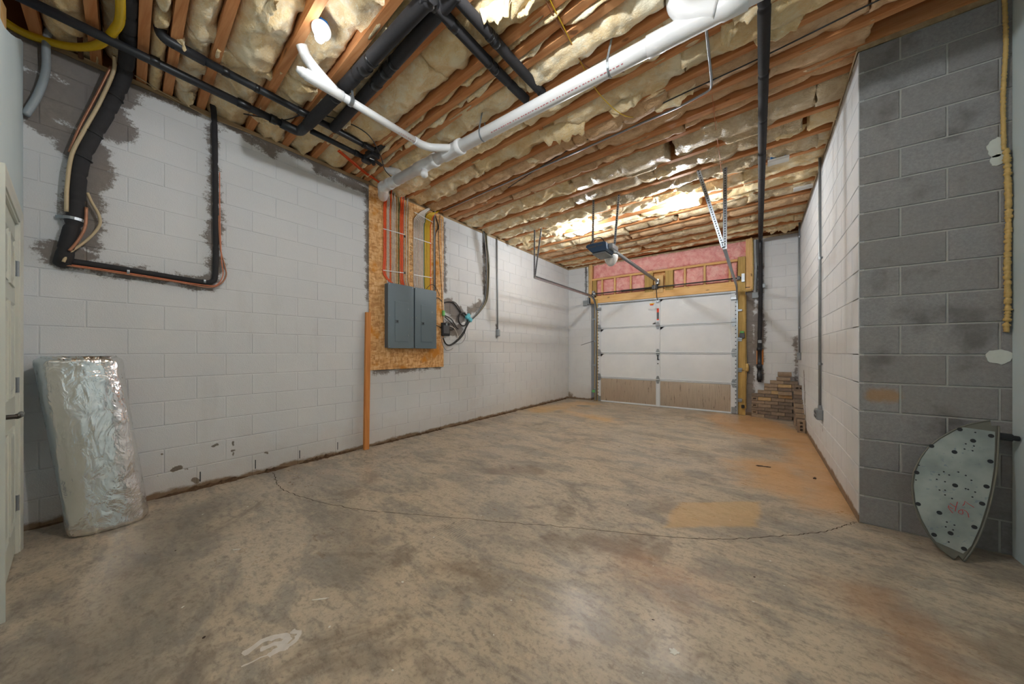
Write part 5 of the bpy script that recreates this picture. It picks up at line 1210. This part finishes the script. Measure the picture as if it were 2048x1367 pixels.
for x, s in big: MB()._lathe(pp(x, s, 0.0265), nrm, [(0, .0115), (.0015, .0115), (.0016, .005)], 14).build('hole', 'slot_dark', pt)
for x, s in small: MB()._lathe(pp(x, s, 0.0265), nrm, [(0, .0042), (.0012, .0042)], 8).build('small_hole', 'slot_dark', pt)
def stroke(L): return MB().tube([pp(x, s, 0.0268) for x, s in L], 0.0016, 6)
MBs = MB()
for L in ([(0.983, 0.317), (0.989, 0.326), (0.993, 0.345), (1.007, 0.331), (1.025, 0.318)], [(0.983, 0.293), (0.976, 0.292), (0.966, 0.283), (0.964, 0.272), (0.97, 0.267), (0.979, 0.268), (0.982, 0.279), (0.979, 0.291), (0.985, 0.293), (0.994, 0.288), (1.0, 0.277), (1.001, 0.255)],
          [(0.965, 0.334), (0.958, 0.305), (0.952, 0.276)], [(0.935, 0.319), (0.945, 0.309), (0.956, 0.302)], [(0.93, 0.304), (0.927, 0.292), (0.935, 0.276), (0.943, 0.263)], [(0.931, 0.297), (0.936, 0.293), (0.945, 0.288)]):
    m_ = stroke(L); k = len(MBs.v); MBs.v += m_.v; MBs.f += [tuple(k+i for i in f) for f in m_.f]
MBs.build('marker_writing', 'marker_red', pt)
mb = MB(); mb._lathe(Vector((1.14, 3.33, 0.735)), Vector((1, 0.05, -0.08)), [(0, .022), (.06, .022), (.062, .015), (.085, .015)], 12)
mb.build('mount_bolt', 'black_plastic', pt)

# ---------------------------------------------------------------- the panel door at the left edge
d1 = struct(MB().cbox(DX0+0.006, DX1-0.006, YN-0.045, YN-0.008, 0.012, DZ-0.006, 0.002).build('door_1', 'door_paint'), 'white six panel door at the left edge of the room', 'door')
def raised(x0, x1, z0, z1):
    mb = MB(); y = YN-0.008
    prof = [(0.0, 0.0), (0.012, -0.007), (0.030, -0.007), (0.048, -0.001), (0.06, -0.001)]
    R = [[(x0+i, y+d, z0+i), (x1-i, y+d, z0+i), (x1-i, y+d, z1-i), (x0+i, y+d, z1-i)] for i, d in prof]
    R = [[(p[0], p[1]+0.0075, p[2]) for p in r_] for r_ in R]
    for a, b in zip(R, R[1:]):
        for k in range(4): mb.quad(a[k], a[(k+1) % 4], b[(k+1) % 4], b[k])
    mb.poly(R[-1])
    o0 = [(x0, y, z0), (x1, y, z0), (x1, y, z1), (x0, y, z1)]
    for k in range(4): mb.quad(o0[k], o0[(k+1) % 4], R[0][(k+1) % 4], R[0][k])
    mb.build('raised_panel', 'door_paint', d1, fix=True)
mx = (DX0+DX1)/2
for (a, b) in ((DX0+0.115, mx-0.05), (mx+0.05, DX1-0.115)):
    raised(a, b, 1.62, 1.90); raised(a, b, 0.98, 1.52); raised(a, b, 0.22, 0.80)
for zz in (1.75, 1.035, 0.31):
    hg = MB().cbox(DX0-0.035, DX0+0.03, YN-0.009, YN-0.004, zz-0.047, zz+0.047, 0.002); hg.tube([(DX0-0.001, YN, zz-0.047), (DX0-0.001, YN, zz+0.047)], 0.0075, 10)
    hg.build('hinge', 'zinc_dull', d1)
hx = DX1-0.095
hd_ = MB()._lathe(Vector((hx, YN-0.01, 0.92)), Vector((0, 1, 0)), [(0, .032), (.006, .032), (.010, .024), (.012, .012), (.05, .011)], 18).build('handle_rose', 'chrome_dark', d1, True)
MB().tube(smooth_path([(hx, YN+0.038, 0.92), (hx-0.03, YN+0.045, 0.921), (hx-0.075, YN+0.042, 0.915), (hx-0.125, YN+0.045, 0.922)], 5), [0.013]*5+[0.012]*5+[0.011]*5+[0.008], 10).build('lever', 'chrome_dark', d1, True)
def casing(name, pts):
    mb = MB()
    for a, b, hz in pts:
        pass
    return mb
mb = MB()
cw, xo, zo = 0.062, DX0-0.012, DZ+0.012
prof = [(0.0, 0.004), (0.0, 0.010), (0.022, 0.013), (0.045, 0.018), (cw, 0.018), (cw, 0.0)]
def sweep(path):                                             # path of (x, z, dx, dz): inner corner and outward direction
    rows_ = [[(x+dx*o, YN+t, z+dz*o) for o, t in prof] for x, z, dx, dz in path]
    mb.grid(rows_)
sweep([(xo, 0.0, -1, 0), (xo, zo, -1, 1), (DX1+0.012, zo, 1, 1), (DX1+0.012, 0.0, 1, 0)])
mb.box(DX0-0.014, DX0+0.004, YN-0.10, YN+0.004, 0, DZ); mb.box(DX1-0.004, DX1+0.014, YN-0.10, YN+0.004, 0, DZ); mb.box(DX0-0.014, DX1+0.014, YN-0.10, YN+0.004, DZ-0.004, DZ+0.014)
struct(mb.build('trim_1', 'trim_paint', fix=True), 'white door casing with a mitred corner at the left edge', 'trim')

# ---------------------------------------------------------------- floor details
def strip(pts, wd, jit, seg, z=0.0007):
    P = smooth_path([(x, y, z) for x, y in pts], seg); L = []; R = []
    for i, p in enumerate(P):
        d = (P[min(i+1, len(P)-1)]-P[max(i-1, 0)]).normalized(); n_ = Vector((-d.y, d.x, 0))
        o = n_*(jit*noise.noise((i*0.55, 3, 1)) + jit*0.6*noise.noise((i*1.7, 5, 2)))
        w_ = wd*(0.55+0.6*abs(noise.noise((i*0.7, 9, 1))))
        L.append(p+o+n_*w_); R.append(p+o-n_*w_)
    return MB().grid([L, R])
CR = [(-3.99, 1.235), (-3.887, 1.219), (-3.57, 1.148), (-3.296, 1.15), (-2.9, 1.229), (-2.463, 1.374), (-2.024, 1.605), (-1.509, 1.871), (-1.035, 2.123), (-0.587, 2.34), (-0.23, 2.548), (0.008, 2.755), (0.226, 2.963), (0.368, 3.116), (0.495, 3.309), (0.569, 3.425)]
strip(CR, 0.0042, 0.016, 12).build('crack', 'crack_dark', fl, fix=True)
def splat(cx, cy, rx, ry, ang, sd, m, name, label, cat, z=0.0008, th=0.0015, ragged=0.5, n_=26):
    pts = []
    for i in range(n_):
        a = 2*pi*i/n_; r = 1 + ragged*noise.noise((cos(a)*1.6, sin(a)*1.6, sd)) + ragged*0.6*noise.noise((cos(a)*4, sin(a)*4, sd+3))
        u, v = rx*r*cos(a), ry*r*sin(a); pts.append((cx+u*cos(ang)-v*sin(ang), cy+u*sin(ang)+v*cos(ang), 0.0))
    o = MB().prism(pts, (0, 0, th)).build(name, m, fix=True)
    if label: tag(o, label, cat)
    else: put(o, WPOS[o.name], fl)
    return o
for k, (L, w_) in enumerate([([(-1.69, .42), (-1.70, .50), (-1.65, .56), (-1.61, .535), (-1.60, .48)], .022), ([(-1.66, .585), (-1.62, .60), (-1.59, .565), (-1.59, .52)], .016), ([(-1.66, .47), (-1.64, .52), (-1.60, .545)], .018), ([(-1.63, .40), (-1.61, .47), (-1.575, .535)], .006)]):
    strip(L, w_, 0.006, 6, 0.0006+0.0002*k).build('paint_smear', 'paint_smear', fl, fix=True)
splat(-1.76, 0.747, 0.042, 0.004, 0.83, 3, 'white_speck', 'wood_sliver', 'thin white sliver lying on the slab in front of the smear', 'sliver')
splat(-0.28, 1.49, 0.02, 0.013, 0.5, 5, 'white_speck', 'paper_scrap', 'small white scrap on the shiny patch of slab', 'scrap', ragged=0.9)
splat(-2.62, 0.62, 0.025, 0.004, 0.9, 8, 'white_speck', 'wood_sliver', 'pale sliver on the slab nearer the foil roll', 'sliver')
splat(0.03, 4.47, 0.05, 0.012, 0.2, 9, 'leaf_dark', 'dry_leaf', 'dark curled leaf on the orange dusty slab by the right wall', 'leaf', th=0.006, ragged=0.9)
splat(0.44, 4.35, 0.02, 0.012, 1.2, 11, 'leaf_dark', 'dry_leaf', 'dark leaf bit against the foot of the right wall', 'leaf', th=0.008, ragged=0.9)
splat(-3.20, 7.02, 0.17, 0.10, 0.5, 14, 'wet_patch', 'floor_patch', None, None, th=0.001, ragged=0.15)
for k in range(46):
    x = random.uniform(-3.6, 0.4); y = random.uniform(0.2, 3.0); s_ = random.uniform(0.003, 0.008)
    splat(x, y, s_, s_*random.uniform(.4, 1), random.uniform(0, 3), k*1.9, 'white_speck' if k % 3 else 'leaf_dark', 'floor_fleck', None, None, th=0.001, n_=8)
# broken mortar and dirt along the foot of the left wall
def ridge(y0, y1, sd, label, h=0.045):
    n_ = max(8, int((y1-y0)/0.02)); rows_ = []
    for i in range(n_+1):
        y = y0+(y1-y0)*i/n_; e = min(1, min(i, n_-i)/4.0); k = e*(0.2+1.1*abs(fbm(y*6, sd, 0.4)) + 0.7*max(0, noise.noise((y*31, sd, 2.0))))
        rows_.append([(XL+0.001, y, h*k+0.002), (XL+0.014*k, y, h*k*0.9+0.002), (XL+0.03*k+0.002, y, h*k*0.45), (XL+0.055*k+0.004, y, 0.0)])
    tag(MB().grid(rows_).build('dirt_ridge', 'debris', None, False), label, 'debris', 'crumbled dirt along the block wall foot')
for k, (a, b, lb) in enumerate([(0.42, 1.05, 'crumbled brown dirt along the wall foot right of the foil roll'), (1.12, 1.42, 'crumbled dirt at the wall foot where the crack starts'), (1.50, 2.15, 'crumbled dirt along the wall foot left of the leaning stud'), (2.35, 3.6, 'thin dirt line at the wall foot under the breaker board'), (3.7, 5.6, 'thin dirt line at the wall foot past the breaker board'), (5.7, 7.8, 'thin dirt line at the wall foot towards the back corner'), (-0.18, -0.02, 'dark dirt in the corner behind the foil roll')]):
    ridge(a, b, k*3.3, lb, 0.05 if k < 3 else 0.03)
# open head joints in the lowest course of the left wall
for y in (0.7, 1.11, 1.51, 1.92):
    MB().box(XL-0.003, XL+0.0004, y-0.004, y+0.004, 0.06, 0.15).build('open_joint', 'slot_dark', wl)
